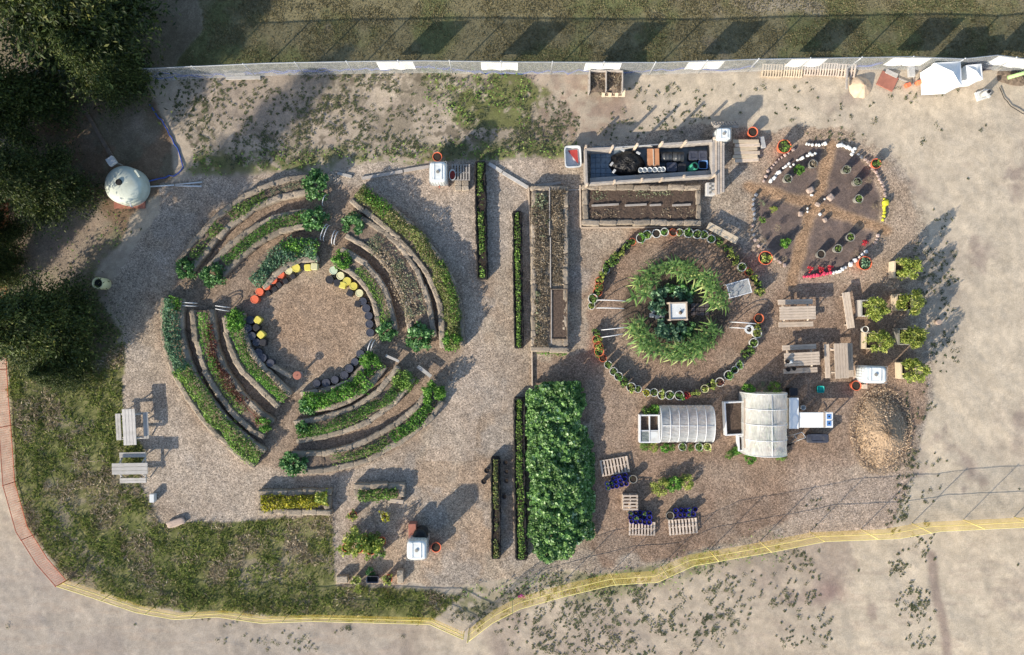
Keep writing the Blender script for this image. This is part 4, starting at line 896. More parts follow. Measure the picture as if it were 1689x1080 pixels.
# ---- hoses ----------------------------------------------------------------------------
def hose(P, rad, m, label, z=.03, wob=.04, name='hose'):
    r = np.random.RandomState(len(P)); Q = resample(pathw(P), .25); c = Q.mean(0); pts = [(q[0] - c[0] + r.randn() * wob * .5, q[1] - c[1] + r.randn() * wob, z) for q in Q]
    return lab(MB().tube(pts, rad, 6).build(name, M[m], None, (c[0], c[1], 0)), label, 'hose')
hose([(246, 172), (272, 205), (290, 240), (304, 270), (300, 288), (270, 293), (238, 298)], .032, 'bluehose', 'blue hose curving down to the large tank')
hose([(245, 128), (300, 127), (370, 124), (440, 119), (520, 116), (600, 115), (690, 112), (760, 116), (850, 121), (930, 117), (1010, 120), (1080, 117), (1140, 112), (1190, 117), (1245, 109)], .035, 'bluehose', 'long blue hose lying along the foot of the chain link fence')
hose([(247, 124), (330, 123), (420, 121), (520, 117), (610, 113), (700, 111), (790, 119), (860, 122)], .03, 'bluehose', 'second blue hose beside the long one along the fence, left half')
hose([(1398, 108), (1425, 109), (1455, 106)], .05, 'bluehose', 'short blue hose right of the pallet row at the fence')
hose([(1648, 145), (1662, 172), (1689, 190), (1720, 200)], .02, 'rubber', 'thin dark hose curving off to the right edge')

# ---- planks / edging ---------------------------------------------------------------------
def plank(p, q, wd, th, m, label, name='plank', z=0, cat='plank', group=None):
    a = WV(*p, z + th); b_ = WV(*q, z + th); c = (a + b_) / 2; dv = b_ - a
    return lab(MB().box((0, 0, 0), (dv.length, wd, th), math.atan2(dv.y, dv.x), .008).build(name, M[m], None, (c.x, c.y, z + th / 2 - .02)), label, cat, group)
plank((596, 294), (664, 282), .16, .07, 'wood_grey', 'grey plank edging at the upper right of the circle garden, left piece'); plank((666, 281), (708, 274), .16, .07, 'wood_grey', 'grey plank edging ending at the white tank by the pallet')
plank((806, 269), (828, 283), .17, .08, 'wood_white', 'short whitish plank sloping down from the upper left grow row'); plank((829, 284), (871, 309), .17, .08, 'wood_white', 'longer whitish plank sloping down to the top of the long bed')
plank((556, 285), (580, 291), .15, .07, 'wood_white', 'short whitish plank at the top of the circle garden'); plank((880, 307), (926, 301), .14, .09, 'wood_grey', 'grey plank across the top of the long straight bed')
plank((872, 308), (876, 450), .06, .12, 'wood_pale', 'thin pale edging board left of the long bed, upper half'); plank((876, 451), (878, 636), .06, .12, 'wood_pale', 'thin pale edging board left of the long bed, lower half')
plank((957, 305), (958, 374), .07, .14, 'wood_pale', 'pale edging board along the left side of the wide dark bed'); plank((958, 375), (1156, 374), .07, .12, 'wood_pale', 'pale edging board along the bottom of the wide dark bed')
plank((938, 313), (957, 312), .05, .06, 'wood_white', 'narrow white batten between the long bed and the wide bed'); plank((636, 586), (658, 596), .12, .1, 'wood_white', 'whitish plank across the right path of the circle garden', z=.3); plank((689, 604), (711, 621), .17, .1, 'wood_white', 'broad white plank near the tall bush on the right path', z=.3)
plank((370, 122), (404, 122), .12, .1, 'wood_grey', 'upper grey timber lying at the left end of the fence'); plank((372, 128), (429, 127), .16, .1, 'wood_white', 'lower pale timber lying at the left end of the fence')
plank((443, 600), (480, 622), .2, .35, 'straw', 'worn bale edge right of the dark stools on the left side', 'straw_bale', cat='bale')
def bench_plank(p, q, wd, h, m, label, name='bench', slats=2):
    a = WV(*p, h); b_ = WV(*q, h); c = (a + b_) / 2; dv = b_ - a; L_ = dv.length; rz = math.atan2(dv.y, dv.x)
    t = thing(name, (c.x, c.y, 0), label, 'bench', rz=rz); mb = MB(); sw = wd / slats
    for i in range(slats): mb.box((0, -wd / 2 + sw * (i + .5), h - .02), (L_, sw - .012, .04), 0, .006)
    mb.build('seat', M[m], t)
    for sx in (-1, 1): MB().box((sx * (L_ / 2 - .18), 0, (h - .04) / 2), (.06, wd * .85, h - .04), 0, .01).build('leg', M[m], t)
    return t
bench_plank((1168, 371), (1216, 397), .36, .42, 'wood_new', 'pale plank bench above the pot ring, tilted down to the right')
bench_plank((1395, 482), (1404, 541), .38, .42, 'wood_pale', 'narrow wooden bench right of the picnic tables', slats=3)

# ---- picnic tables --------------------------------------------------------------------------
def picnic(px, py, rz, L_, tw, m, label, seatgap=.22, seatlen=.9, mm=None, cl=5):
    x, y = W(px, py, .74); t = thing('picnic_table', (x, y, 0), label, 'picnic table', 'picnic tables', rz); mb = MB(); sw = tw / cl; r = random.Random(int(px))
    for i in range(cl): mb.box((r.uniform(-.01, .01), -tw / 2 + sw * (i + .5), .72), (L_, sw - .012, .04), 0, .005)
    mb.build('tabletop', M[m], t)
    for sy in (-1, 1):
        yy = sy * (tw / 2 + seatgap); mb = MB()
        for k in (-.5, .5): mb.box((0, yy + k * .125, .43), (L_ * seatlen, .118, .04), 0, .005)
        mb.build('bench_seat', M[m], t)
    for sx in (-1, 1):
        mb = MB(); X_ = sx * (L_ / 2 - .3); wl = tw / 2 + seatgap
        for sy in (-1, 1): mb.tube([(X_, sy * .22, .70), (X_, sy * (wl + .02), 0)], .04, 4)
        mb.box((X_ + .05 * sx, 0, .38), (.04, wl * 2 + .2, .09)).box((X_ + .05 * sx, 0, .665), (.04, tw * .9, .07)).build('leg_frame', M[m], t)
    return t
picnic(213, 704, R(93), 1.72, .62, 'wood_white', 'weathered picnic table at the left grass edge, standing upright in the view', .35, .74, cl=4)
picnic(214, 773, R(1), 1.70, .55, 'wood_white', 'weathered picnic table below the other one at the left grass edge', .34, .74, cl=3)
picnic(1316, 516, R(1.5), 1.72, .64, 'wood_pale', 'wooden picnic table nearest the wheel garden, with an empty top', .22, .97)
picnic(1323, 592, R(3), 1.68, .64, 'wood_pale', 'wooden picnic table with small dark pots on its left end', .24, .97)
picnic(1388, 595, R(92.5), 1.68, .66, 'wood_pale', 'wooden picnic table turned upright beside the white tank', .23, .97)
potted(1300, 596, 'smallblack', None, 'small black and white pot on the picnic table top', s=.8, z=.74, name='flower_pot', cat='pot'); potted(1301, 609, 'smallblack', None, 'small black pot on the bench of the picnic table, left one', s=.8, z=.45, name='flower_pot', cat='pot'); potted(1311, 608, 'smallblack', None, 'small black pot on the bench of the picnic table, right one', s=.7, z=.45, name='flower_pot', cat='pot')
x, y = W(1303, 597, .8); lab(MB().box((0, 0, .0), (.25, .16, .06), .2, .02).box((.03, 0, .045), (.1, .1, .03), .5).build('tool_tray', M['white'], None, (x, y, .77)), 'small white tray on the picnic table beside the pots', 'tray')

# ---- IBC totes ----------------------------------------------------------------------------------
def ibc(px, py, sx, sy, zb, rz, label, group='white square liquid totes', cage=True, h=1.0):
    zt = zb + .14 + h; x, y = W(px, py, zt); t = thing('liquid_tote', (x, y, 0), label, 'liquid tote', group, rz)
    if zb > .02:
        for a in (-1, 1):
            for b2 in (-1, 1): MB().box((a * sx * .32, b2 * sy * .32, zb / 2), (.38 * sx, .30 * sy, zb), 0, .01).build('stand_block', M['stone'], t)
    mb = MB()
    for k in range(5): mb.box((0, (-.5 + k / 4) * (sy - .1), zb + .12), (sx, .09, .03))
    for k in (-1, 0, 1): mb.box((k * (sx / 2 - .06), 0, zb + .05), (.09, sy, .09))
    mb.build('pallet_base', M['wood_pale'], t)
    mb = MB(); q = zb + .15
    mb.lathe([(.46, q), (.49, q + .04), (.49, q + h - .14), (.46, q + h - .05), (.36, q + h - .02), (.33, q + h - .035), (.01, q + h - .03)], n=36, sq=7); mb.v = [(v[0] * sx, v[1] * sy, v[2]) for v in mb.v]
    for k in (-.22, .22): mb.box((k * sx, 0, q + h - .022), (.05, sy * .78, .03), 0, .01)
    tk = mb.build('tank', M['tankw'], t); MB().lathe([(.075, q + h - .03), (.075, q + h + .015), (.01, q + h + .018)], n=18).build('cap', M['greypot'], tk)
    mb = MB()
    for k in range(7):
        u = -.5 + k / 6
        for s2 in (-1, 1): mb.tube([(u * sx, s2 * sy / 2, q), (u * sx, s2 * sy / 2, q + h - .06)], .008, 4); mb.tube([(s2 * sx / 2, u * sy, q), (s2 * sx / 2, u * sy, q + h - .06)], .008, 4)
    for zz in (.05, .35, .65, h - .06):
        mb.tube([(-sx / 2, -sy / 2, q + zz), (sx / 2, -sy / 2, q + zz), (sx / 2, sy / 2, q + zz), (-sx / 2, sy / 2, q + zz), (-sx / 2, -sy / 2, q + zz)], .009, 4)
    mb.build('cage', M['steel'], t)
    MB().tube([(0, -sy / 2 + .03, q + .08), (0, -sy / 2 - .08, q + .08), (0, -sy / 2 - .09, q + .02)], .035, 8).build('valve', M['redboard'], t)
    return t
ibc(722, 283, .80, .98, .45, 0, 'white liquid tote beside the small pallet above the circle garden')
ibc(687, 908, .92, .92, .45, .0, 'white liquid tote with a black drum behind it at the bottom')
ibc(1445, 618, 1.08, .80, .1, -.02, 'white liquid tote right of the picnic tables')
ibc(1194.5, 220, .68, .56, .35, 0, 'small white liquid tote under the slatted pallet by the wooden pen', h=.8)

# ---- pallets ---------------------------------------------------------------------------------------
def pallet(px, py, sx, sy, rz, nb, m, label, z=0, tilt=0, mid=True, group='slatted wooden pallets', vert=True, h=.13, name='pallet'):
    x, y = W(px, py, z + h); t = thing(name, (x, y, z), label, 'pallet', group, rz); mb = MB(); bw = sx / nb * .56
    if tilt: t.rotation_euler = (tilt, 0, rz)
    for i in range(nb): mb.box((-sx / 2 + bw / 2 + i * (sx - bw) / (nb - 1), 0, h - .01), (bw, sy, .02))
    mb.build('deck_board', M[m + '_y'] if m == 'wood_pale' else M[m], t)
    for k in ((-1, 0, 1) if mid else (-1, 1)): MB().box((0, k * (sy / 2 - .03), h / 2 - .01), (sx - .01, .05, h - .024)).build('stringer', M[m], t)
    mb = MB()
    for k in (-1, 0, 1): mb.box((k * (sx / 2 - .07), 0, .005), (.1, sy - .02, .018))
    mb.build('bottom_board', M[m], t)
    return t
pallet(1014, 769, 1.36, .78, R(10), 9, 'wood_pale', 'wooden pallet at the upper left of the pallet group, right of the bean patch')
pallet(1059, 872, 1.27, .66, R(-1), 9, 'wood_pale', 'wooden pallet below the middle blue pots')
pallet(1126.5, 868.5, 1.38, .74, R(5), 9, 'wood_pale', 'wooden pallet below the right blue pots')
pallet(1040, 829, .72, .72, R(90), 5, 'wood_pale', 'small square raised pallet crate between the blue pots', h=.5, name='pallet_crate')
pallet(760, 284, .88, .78, 0, 7, 'wood_grey', 'grey pallet leaning beside the tote above the circle garden', h=.3)
pallet(1197, 206, 1.22, .62, 0, 9, 'wood_grey', 'grey slatted pallet standing over the small tote', z=.55, tilt=R(-58))
gl = 'pallets leaning on the fence'
for px, py, sx, nb, l in [(1274, 115, .98, 8, 'leftmost pallet leaning at the fence'), (1308.5, 115, .90, 8, 'second pallet from the left leaning at the fence'), (1339, 112, .70, 6, 'brownish middle pallet leaning at the fence'), (1367, 113, .84, 7, 'fourth pallet from the left leaning at the fence'), (1397, 115, .84, 6, 'rightmost pallet leaning at the fence')]:
    pallet(px, py, sx, .62, R(-2), nb, 'wood_new' if px < 1330 else 'wood_pale', l, z=.05, group=gl, tilt=R(18))
plank((1398, 110), (1397, 146), .08, .1, 'wood_grey', 'grey stick pointing down from the rightmost leaning pallet', z=.2)
# compost bins at the fence
x, y = W(1000, 133, .8); t = thing('compost_bin', (x, y, 0), 'two bay wooden compost bin at the chain link fence', 'compost bin')
for k, (cx_, cy_, sx, sy) in enumerate([(-.78, 0, .05, .95), (0, 0, .05, .95), (.78, 0, .05, .95), (0, .48, 1.6, .05)]): MB().box((cx_, cy_, .42), (sx, sy, .84 - .01 * k), 0, .01).build('panel', M['wood_grey'], t)
r = np.random.RandomState(3); X_, Y_ = np.meshgrid(np.linspace(-.74, .74, 22), np.linspace(-.5, .44, 14)); Z_ = .45 + .25 * fbm(X_, Y_, .4, 4) + r.randn(*X_.shape) * .02; I = np.arange(22 * 14).reshape(14, 22)
link('compost', npmesh('compost', np.stack([X_, Y_, Z_], -1).reshape(-1, 3), np.stack([I[:-1, :-1], I[:-1, 1:], I[1:, 1:], I[1:, :-1]], -1).reshape(-1, 4), M['straw_dark'], True), t)
link('straw_litter', bush_mesh('litter', .4, .15, .14, .2, 160, M['dry'], .6, 0, 12, .4), t, (.35, 0, .6)); link('straw_litter', bush_mesh('litter', .4, .15, .14, .2, 160, M['dry'], .6, 0, 12, .4), t, (-.4, 0, .6), 2)
pallet(1012, 150, 1.12, .42, 0, 4, 'wood_new', 'pale three slot pallet front below the compost bin', z=.3, group='compost bin front', tilt=R(35))

# ---- wooden pen with supplies -------------------------------------------------------------------------
x, y = W(1072, 268, 0.0); t = thing('wooden_pen', (x, y, 0), 'long wooden walled pen holding tarps, drums and bins', 'pen'); ox, oy = x, y
def pen_wall(p, q, h, th, m, name, z0=0.0):
    a = WV(*p, h); b_ = WV(*q, h); c = (a + b_) / 2; dv = b_ - a
    MB().box((c.x - ox, c.y - oy, z0 + (h - z0) / 2), (dv.length, th, h - z0), math.atan2(dv.y, dv.x), .01).build(name, M[m], t)
pen_wall((966, 245), (968, 304), .95, .11, 'wood_grey', 'wall'); pen_wall((973, 302), (1176, 289), .85, .10, 'wood_grey', 'wall'); pen_wall((967, 246), (1011, 244), .95, .12, 'wood_grey', 'wall')
pen_wall((1011, 243), (1090, 238), .55, .06, 'lightgrey', 'wall'); pen_wall((1091, 238), (1176, 232), .95, .12, 'wood_grey', 'wall'); pen_wall((1177, 230), (1177, 290), .95, .14, 'wood_grey', 'wall')
pen_wall((973, 297), (1176, 284), .50, .22, 'wood_white', 'ledge', .42)
for px, py in [(966, 243), (1010, 243), (1050, 240), (1091, 237), (1130, 235), (1176, 230), (968, 305), (1013, 300), (1058, 297), (1091, 296), (1127, 292), (1177, 290)]:
    ph_ = 1.5 if (py < 250 and px in (1050, 1091, 1130, 1010)) else 1.05; a = W(px, py, ph_ - .3); MB().box((a[0] - ox, a[1] - oy, ph_ / 2), (.09, .12, ph_ + .05), 0, .01).build('post', M['wood_pale'], t)
mb = MB(); a = W(972, 299, .02); b_ = W(1174, 238, .02); MB().box(((a[0] + b_[0]) / 2 - ox, (a[1] + b_[1]) / 2 - oy, .01), (b_[0] - a[0] - .3, b_[1] - a[1] - .2, .03)).build('floor', M['paver'], t)
mb = MB()
for i in range(4):
    for j in range(5):
        a = W(978 + i * 8.5, 256 + j * 8.6, .04); mb.box((a[0] - ox, a[1] - oy, .05), (.235, .24, .04), 0, .01)
mb.build('paving', mat('blue_paver', (.16, .23, .30), .8, .2, 5, .2), t)
# tarp heap
def heap(px, py, rx, ry, h, m, label, name, cat, seed=0, n=40, rough=.18, rz=0, spiky=1.0, zb=0, lump=.5):
    x, y = W(px, py, h * .5); r = np.random.RandomState(seed); A = np.linspace(0, 6.283, n * 2, endpoint=False); Rr = np.linspace(0, 1, n // 2 + 2)[1:]; V_ = [(0, 0, h)]; F_ = []
    for i, q in enumerate(Rr):
        for a in A:
            ex = 1 + .18 * (vnoise(np.array([math.cos(a) * 2 + 9]), np.array([math.sin(a) * 2 + 9]), .8, seed)[0] - .5)
            X_, Y_ = math.cos(a) * q * rx * ex, math.sin(a) * q * ry * ex
            z_ = h * (1 - q ** spiky) ** 1.0 * (1 + lump * (fbm(np.array([X_ + 20]), np.array([Y_ + 20]), .7, seed + 2, 3)[0] - .5)) + r.randn() * rough * .08 * h * (1 - q * .6)
            V_.append((X_, Y_, z_ if q < 1 else -.08))
    na = len(A)
    T_ = [(0, 1 + i, 1 + (i + 1) % na, 1 + (i + 1) % na) for i in range(na)]
    me = bpy.data.meshes.new(name); fs = [(0, 1 + i, 1 + (i + 1) % na) for i in range(na)]
    for j in range(len(Rr) - 1):
        for i in range(na): fs.append((1 + j * na + i, 1 + (j + 1) * na + i, 1 + (j + 1) * na + (i + 1) % na, 1 + j * na + (i + 1) % na))
    me.from_pydata(V_, [], fs); me.polygons.foreach_set('use_smooth', [True] * len(fs)); me.materials.append(M[m]); me.update()
    return lab(link(name, me, None, (x, y, zb), rz), label, cat)
heap(1035, 269, .88, .68, .62, 'tarp', 'crumpled black tarp heap in the wooden pen', 'tarp_heap', 'tarp', 4, spiky=3.2, zb=.03, rough=.5, lump=.9)
for px, py, l in [(1053, 252, 'pale label square on the upper right of the tarp heap'), (1013, 282, 'pale label square on the lower left of the tarp heap'), (1009, 270, 'pale label square on the left of the tarp heap'), (1027, 247, 'pale label square at the top of the tarp heap')]:
    x, y = W(px, py, .62); lab(MB().box((0, 0, 0), (.20, .11, .03), .9 if px < 1015 else -.5, .01).build('plastic_tag', M['lightgrey'], None, (x, y, .60)), l, 'tag')
x, y = W(1078, 259, .75); t2 = thing('plywood_sheet', (x, y, .0), 'orange plywood sheet across the middle of the wooden pen', 'plywood sheet'); MB().box((0, 0, .68), (.56, .84, .04), .03, .005).build('board', M['ply'], t2); MB().box((.0, 0, .72), (.05, .78, .03), .03, .005).build('batten', M['wood_pale'], t2)
MB().box((-.2, 0, .34), (.06, .7, .64)).box((.2, 0, .34), (.06, .7, .64)).build('trestle', M['wood_grey'], t2)
for i, px in enumerate((1100, 1119.5)):
    x, y = W(px, 257, .6); MX = Matrix.Rotation(R(90), 3, 'Y')
    o = MB().lathe([(.01, -.27), (.24, -.27), (.25, -.25), (.235, -.1), (.25, -.09), (.235, -.07), (.235, .07), (.25, .09), (.235, .1), (.25, .25), (.24, .27), (.01, .27)], (0, 0, .30), 24, M=MX).build('drum', mat('dark_drum%d' % i, (.06, .065, .07), .35, .3, 4, .1), None, (x, y, .04)); lab(o, '%s dark drum lying on its side in the wooden pen' % ('left' if i == 0 else 'right'), 'drum')
def tub(px, py, sx, sy, h, m, label, rz=0, name='storage_bin', inner='rubber', z=0, cat='bin', lid=False, sq=8):
    x, y = W(px, py, h + z); t = thing(name, (x, y, z), label, cat, None, rz)
    mb = MB(); mb.lathe([(.42, 0), (.44, .01), (.49, h - .03), (.53, h - .03), (.53, h), (.47, h), (.42, .06), (.01, .05)] if not lid else [(.42, 0), (.46, .01), (.48, h - .05), (.53, h - .05), (.53, h - .01), (.5, h), (.3, h), (.28, h - .02), (.01, h - .02)], n=32, sq=sq)
    mb.v = [(v[0] * sx, v[1] * sy, v[2]) for v in mb.v]; mb.build('shell', M[m], t)
    if not lid: q = MB(); q.lathe([(.45, h * .55), (.01, h * .56)], n=24, sq=sq, caps=False); q.v = [(v[0] * sx, v[1] * sy, v[2]) for v in q.v]; q.build('contents', M[inner], t)
    return t
tub(1108, 275, .48, .42, .5, 'navy', 'dark bin with a lid below the two drums', lid=True); tub(1124.5, 276, .40, .38, .45, 'black', 'black bin between the dark bin and the green barrel', lid=True)
tub(1144, 256, .42, .42, .55, 'navy', 'dark blue lidded bin right of the drums', lid=True); tub(1159.5, 256, .40, .44, .55, 'navy', 'dark blue lidded bin in the right corner of the pen', lid=True); tub(1160, 271, .42, .40, .45, 'blue', 'light blue plastic bin in the right corner of the pen')
x, y = W(1143, 276, .5); o = thing('green_barrel', (x, y, .04), 'leaning green barrel with a dark opening in the wooden pen', 'barrel', rz=.6); MX = Matrix.Rotation(R(28), 3, 'Y')
MB().lathe([(.17, -.3), (.19, -.28), (.2, .2), (.18, .26), (.15, .26), (.14, .1), (.01, .1)], (0, 0, .34), 22, M=MX).build('shell', M['green'], o); MB().lathe([(.135, .2), (.01, .2)], (0, 0, .34), 18, M=MX, caps=False).build('opening', M['rubber'], o)
BW = MB().lathe([(.10, 0), (.135, .28), (.14, .29), (.12, .29), (.10, .1), (.01, .1)], n=18).mesh('bucket', M['white'])
for i, px in enumerate((1057, 1064, 1072, 1080.5, 1088.5, 1094)): lab(link('small_bucket', BW, None, (*W(px, 280 - i * .25, .8), .50), 0, (.85, .85, 1)), '%s white bucket from the left on the ledge of the wooden pen' % ordn(i + 1), 'bucket', 'row of white buckets')
x, y = W(1188, 275, 1.0); t = thing('lumber_rack', (x, y, 0), 'tall rack of grey boards at the right end of the wooden pen', 'lumber rack')
for k in range(4): MB().box((-.18 + k * .12, 0, .93 - .02 * k), (.10, 2.65 - .1 * k, .05), .0, .01).build('board', M['wood_grey' if k % 2 else 'wood_pale'], t)
for sy in (-1, 1): MB().box((0, sy * 1.1, .45), (.5, .08, .86)).build('support', M['wood_grey'], t)
x, y = W(1172.5, 311, .5); t = thing('concrete_block', (x, y, 0), 'pale concrete block stack below the lumber rack', 'block stack'); MB().box((0, 0, .25), (.40, .6, .5), 0, .015).build('block', M['lightgrey'], t)
mb = MB(); [mb.box((.03 * ((k % 2) * 2 - 1) * 1.6, -.2 + .1 * k, .515), (.09, .07, .03)) for k in range(5)]; mb.build('block_hole', M['greypot'], t)
t = tub(945, 258, .76, 1.0, .5, 'white', 'white tub with a red lining left of the wooden pen', name='tub', inner='white', cat='tub', rz=.05)
mb = MB(); mb.add([(-.22, .34, .33), (.24, .36, .36), (.26, -.34, .36), (-.22, .34, .30), (.24, .36, .33), (.26, -.34, .33)], [(0, 2, 1), (3, 4, 5), (0, 1, 4, 3), (1, 2, 5, 4), (2, 0, 3, 5)]); mb.build('red_lining', M['red'], t)
gw = 'stacked boards right of the lumber rack'
for i in range(6):
    x, y = W(1230 + (i % 2) * 3, 233 + i * 6, .3); lab(MB().box((0, 0, 0), (1.25 - .05 * (i % 3), .17, .10), R(1.5 * (i % 3)), .008).build('board', M['wood_pale' if i % 2 else 'wood_new'], None, (x, y, .28 - .03 * i)), '%s pale board from the top in the stack by the orange pot' % ordn(i + 1), 'board', gw)
lab(MB().box((0, 0, .1), (.22, .55, .28), .2, .02).build('concrete_block', M['lightgrey'], None, (*W(1256, 236), 0)), 'grey block at the right end of the board stack', 'block')
for i in range(4): lab(MB().box((0, 0, .12), (.34, .24, .26), (i - 1) * .1, .03).build('stone_block', M['straw'], None, (*W(760 + (i % 2) * 12 - 4, 303 + (i // 2) * 8), 0)), ['upper left', 'upper right', 'lower left', 'lower right'][i] + ' tan block below the grey pallet', 'block', 'tan blocks below the grey pallet')
tub(746, 288, .30, .5, .4, 'white', 'small white oval pot with a red inside between tote and pallet', name='oval_pot', inner='red', sq=2.2, cat='pot', z=.2)
potted(721, 258, 'orangepot', None, 'orange pot above the tote at the circle garden', name='flower_pot', cat='pot', s=.9)

# ---- wheel garden ------------------------------------------------------------------------------------------
def zw(x, y): return 1200 + x / 3.723, 190 + y / 3.723
for zx, zy, k, p, s, l in [(350, 190, 'bigterra', 'hedge', 1.0, 'large orange pot at the upper left of the wheel garden'), (235, 875, 'bigterra', 'ygreen', 1.0, 'large orange pot at the lower left of the wheel garden'), (845, 908, 'bigterra', 'bluegreen', 1.0, 'large orange pot at the lower right of the wheel garden'),
                           (922, 292, 'bigterra', 'hedge', .72, 'orange pot with a green plant on the upper right rim of the wheel garden'), (157, 100, 'orangepot', None, .95, 'empty orange pot above the board stack'),
                           (527, 297, 'grey', 'dry', 1, 'grey pot with dry soil in the upper left quarter of the wheel'), (372, 387, 'grey', 'sage', 1, 'grey pot near the white stones in the upper left quarter of the wheel'), (733, 332, 'grey', 'sage', 1, 'topmost grey pot in the upper right quarter of the wheel'),
                           (800, 407, 'grey', 'sage', 1, 'middle grey pot in the upper right quarter of the wheel'), (808, 512, 'grey', 'hedge', 1, 'lowest grey pot in the upper right quarter of the wheel'), (757, 748, 'grey', 'hedge', 1, 'rightmost grey pot in the lower right quarter of the wheel'),
                           (680, 818, 'grey', 'hedge', 1, 'middle grey pot in the lower right quarter of the wheel'), (576, 852, 'grey', None, 1, 'empty grey pot in the lower right quarter of the wheel')]:
    a = zw(zx, zy); potted(a[0], a[1], k, p, l, 'pots of the wheel garden', s=s, seed=int(zx), ph=.2 if k == 'grey' else .3, pr=.8, name='potted_plant' if p else 'flower_pot', cat='potted plant' if p else 'pot')
for zx, zy, rp, h, k, l in [(443, 335, 9, .45, 'lush', 'small green bush in the upper left quarter of the wheel'), (287, 578, 6, .4, 'ygreen', 'small yellow green bush in the left quarter of the wheel'), (362, 782, 9, .5, 'lush', 'green bush in the lower left quarter of the wheel'), (305, 690, 7, .4, 'dry', 'withered little bush in the left quarter of the wheel'),
                            (210, 540, 6, .3, 'sage', 'dull plant behind the dark stones, upper'), (213, 640, 7, .3, 'hedge', 'dull plant behind the dark stones, middle'), (225, 770, 6, .25, 'dry', 'dull plant behind the dark stones, lower'), (870, 395, 6, .25, 'dry', 'pale dry tuft inside the right rim of the wheel'), (905, 560, 6, .2, 'dry', 'dry tuft beside the yellow stones'),
                            (790, 850, 6, .2, 'dry', 'dry tuft left of the large orange pot at the lower right'), (350, 880, 6, .2, 'dry', 'dry tuft right of the lower left orange pot')]:
    a = zw(zx, zy); bush(a[0], a[1], rp, h, k, l, name='small_bush', group='plants of the wheel garden', seed=int(zx) % 3)
RM = []
for s_ in range(5):
    V_, F_ = lump_box(1, .85, .8, 40 + s_, .06, (4, 4, 3), .75); me = npmesh('rock', V_, F_, None, True); RM.append(me)
ROCK = {}
for k in ('rock', 'rock_white', 'rock_dark', 'rock_yellow', 'rock_pink', 'stone'):
    ROCK[k] = []
    for me in RM: q = me.copy(); q.materials.append(M[k]); ROCK[k].append(q)
rr = random.Random(4)
def rocks(L_, k, what, anchor, group, sz=.2):
    for i, e in enumerate(L_):
        a = zw(e[0], e[1]); s = (e[2] / 3.723 * 2 / S if len(e) > 2 else sz) * rr.uniform(.72, 1.08); x, y = W(a[0], a[1], s * .4)
        lab(link('stone', ROCK[k][rr.randrange(5)], None, (x, y, .02), rr.uniform(0, 6.3), (s, s * rr.uniform(.8, 1.1), s * rr.uniform(.75, 1.1))), '%s %s %s' % (ordn(i + 1), what, anchor), 'stone', group)
gr_ = 'stones rimming the wheel garden'
rocks([(222, 403, 11), (235, 375, 13), (247, 342, 12), (270, 322, 9), (282, 305, 8), (298, 288, 9), (315, 270, 8), (332, 258, 8), (352, 245, 10), (372, 232, 8), (403, 212, 10)], 'rock', 'pinkish stone', 'up the upper left rim of the wheel garden', gr_)
rocks([(485, 176, 9), (500, 178, 10), (520, 182, 10), (545, 182, 11), (562, 183, 9), (583, 178, 10), (600, 173, 11)], 'rock_white', 'white stone', 'from the left along the top rim of the wheel', gr_)
rocks([(265, 402, 14), (285, 385, 12), (300, 362, 11), (315, 350, 14), (345, 322, 9), (358, 312, 10), (375, 297, 11), (385, 315, 8), (405, 302, 9), (430, 275, 10), (445, 270, 9), (460, 262, 10), (492, 248, 10), (505, 236, 10), (520, 243, 9), (538, 235, 11)], 'rock_white', 'white stone', 'in the inner white arc from its lower end', gr_)
rocks([(683, 185), (700, 182), (718, 188), (735, 195), (750, 203), (768, 212), (780, 205), (770, 226), (762, 240)], 'rock_white', 'pale stone', 'from the top path along the upper right rim', gr_, .18)
rocks([(803, 240, 11), (823, 256, 13)], 'rock_dark', 'bluish grey stone', 'on the upper right rim', gr_)
rocks([(845, 272, 9), (862, 285, 10), (880, 305, 10), (889, 327, 10), (900, 343, 8), (912, 350, 11), (922, 372, 10), (932, 393, 9), (943, 412, 9), (955, 433, 11), (963, 455, 9), (965, 480, 10), (970, 497, 7)], 'rock', 'pinkish stone', 'down the right rim above the yellow ones', gr_)
rocks([(963, 515, 9), (970, 538, 17), (962, 562, 11), (962, 580, 9), (963, 598, 10), (960, 618, 10), (953, 642, 11)], 'rock_yellow', 'bright yellow stone', 'down the right rim of the wheel', gr_)
rocks([(922, 738, 10), (915, 762, 9), (905, 782, 10), (888, 800, 8)], 'rock', 'pale stone', 'below the right path of the wheel', gr_)
rocks([(848, 838), (828, 855), (808, 870), (783, 890, 14), (755, 915, 16), (722, 935, 12), (703, 945), (688, 958), (670, 962), (650, 967)], 'rock_white', 'pale stone', 'from the big pot toward the pink ones', gr_, .17)
rocks([(632, 966, 12), (612, 971, 10), (592, 972, 12), (572, 980, 11), (552, 982, 12), (532, 985, 11), (512, 989, 13), (490, 989, 10), (470, 991, 10)], 'rock_pink', 'pink painted stone', 'from the right along the bottom rim', gr_)
rocks([(174, 488), (160, 515, 10), (158, 545, 12), (160, 575, 12), (163, 605, 11), (165, 635, 11)], 'rock_dark', 'dark stone', 'down the left rim of the wheel', gr_, .2)
rocks([(155, 675, 12), (168, 765, 10), (190, 802, 10), (210, 822, 9), (290, 880, 10), (308, 893, 9), (322, 903, 10), (350, 920, 13)], 'rock', 'pale stone', 'along the lower left rim of the wheel', gr_)
rocks([(150, 703, 9), (160, 735, 10), (232, 770, 9)], 'rock_dark', 'dark stone', 'low on the left rim between the pale ones', gr_)
rocks([(508, 458, 27), (633, 503, 23), (552, 548, 17), (447, 605, 20), (597, 643, 18)], 'stone', 'tan boulder', 'from the top around the hub of the wheel garden', 'boulders at the hub of the wheel')
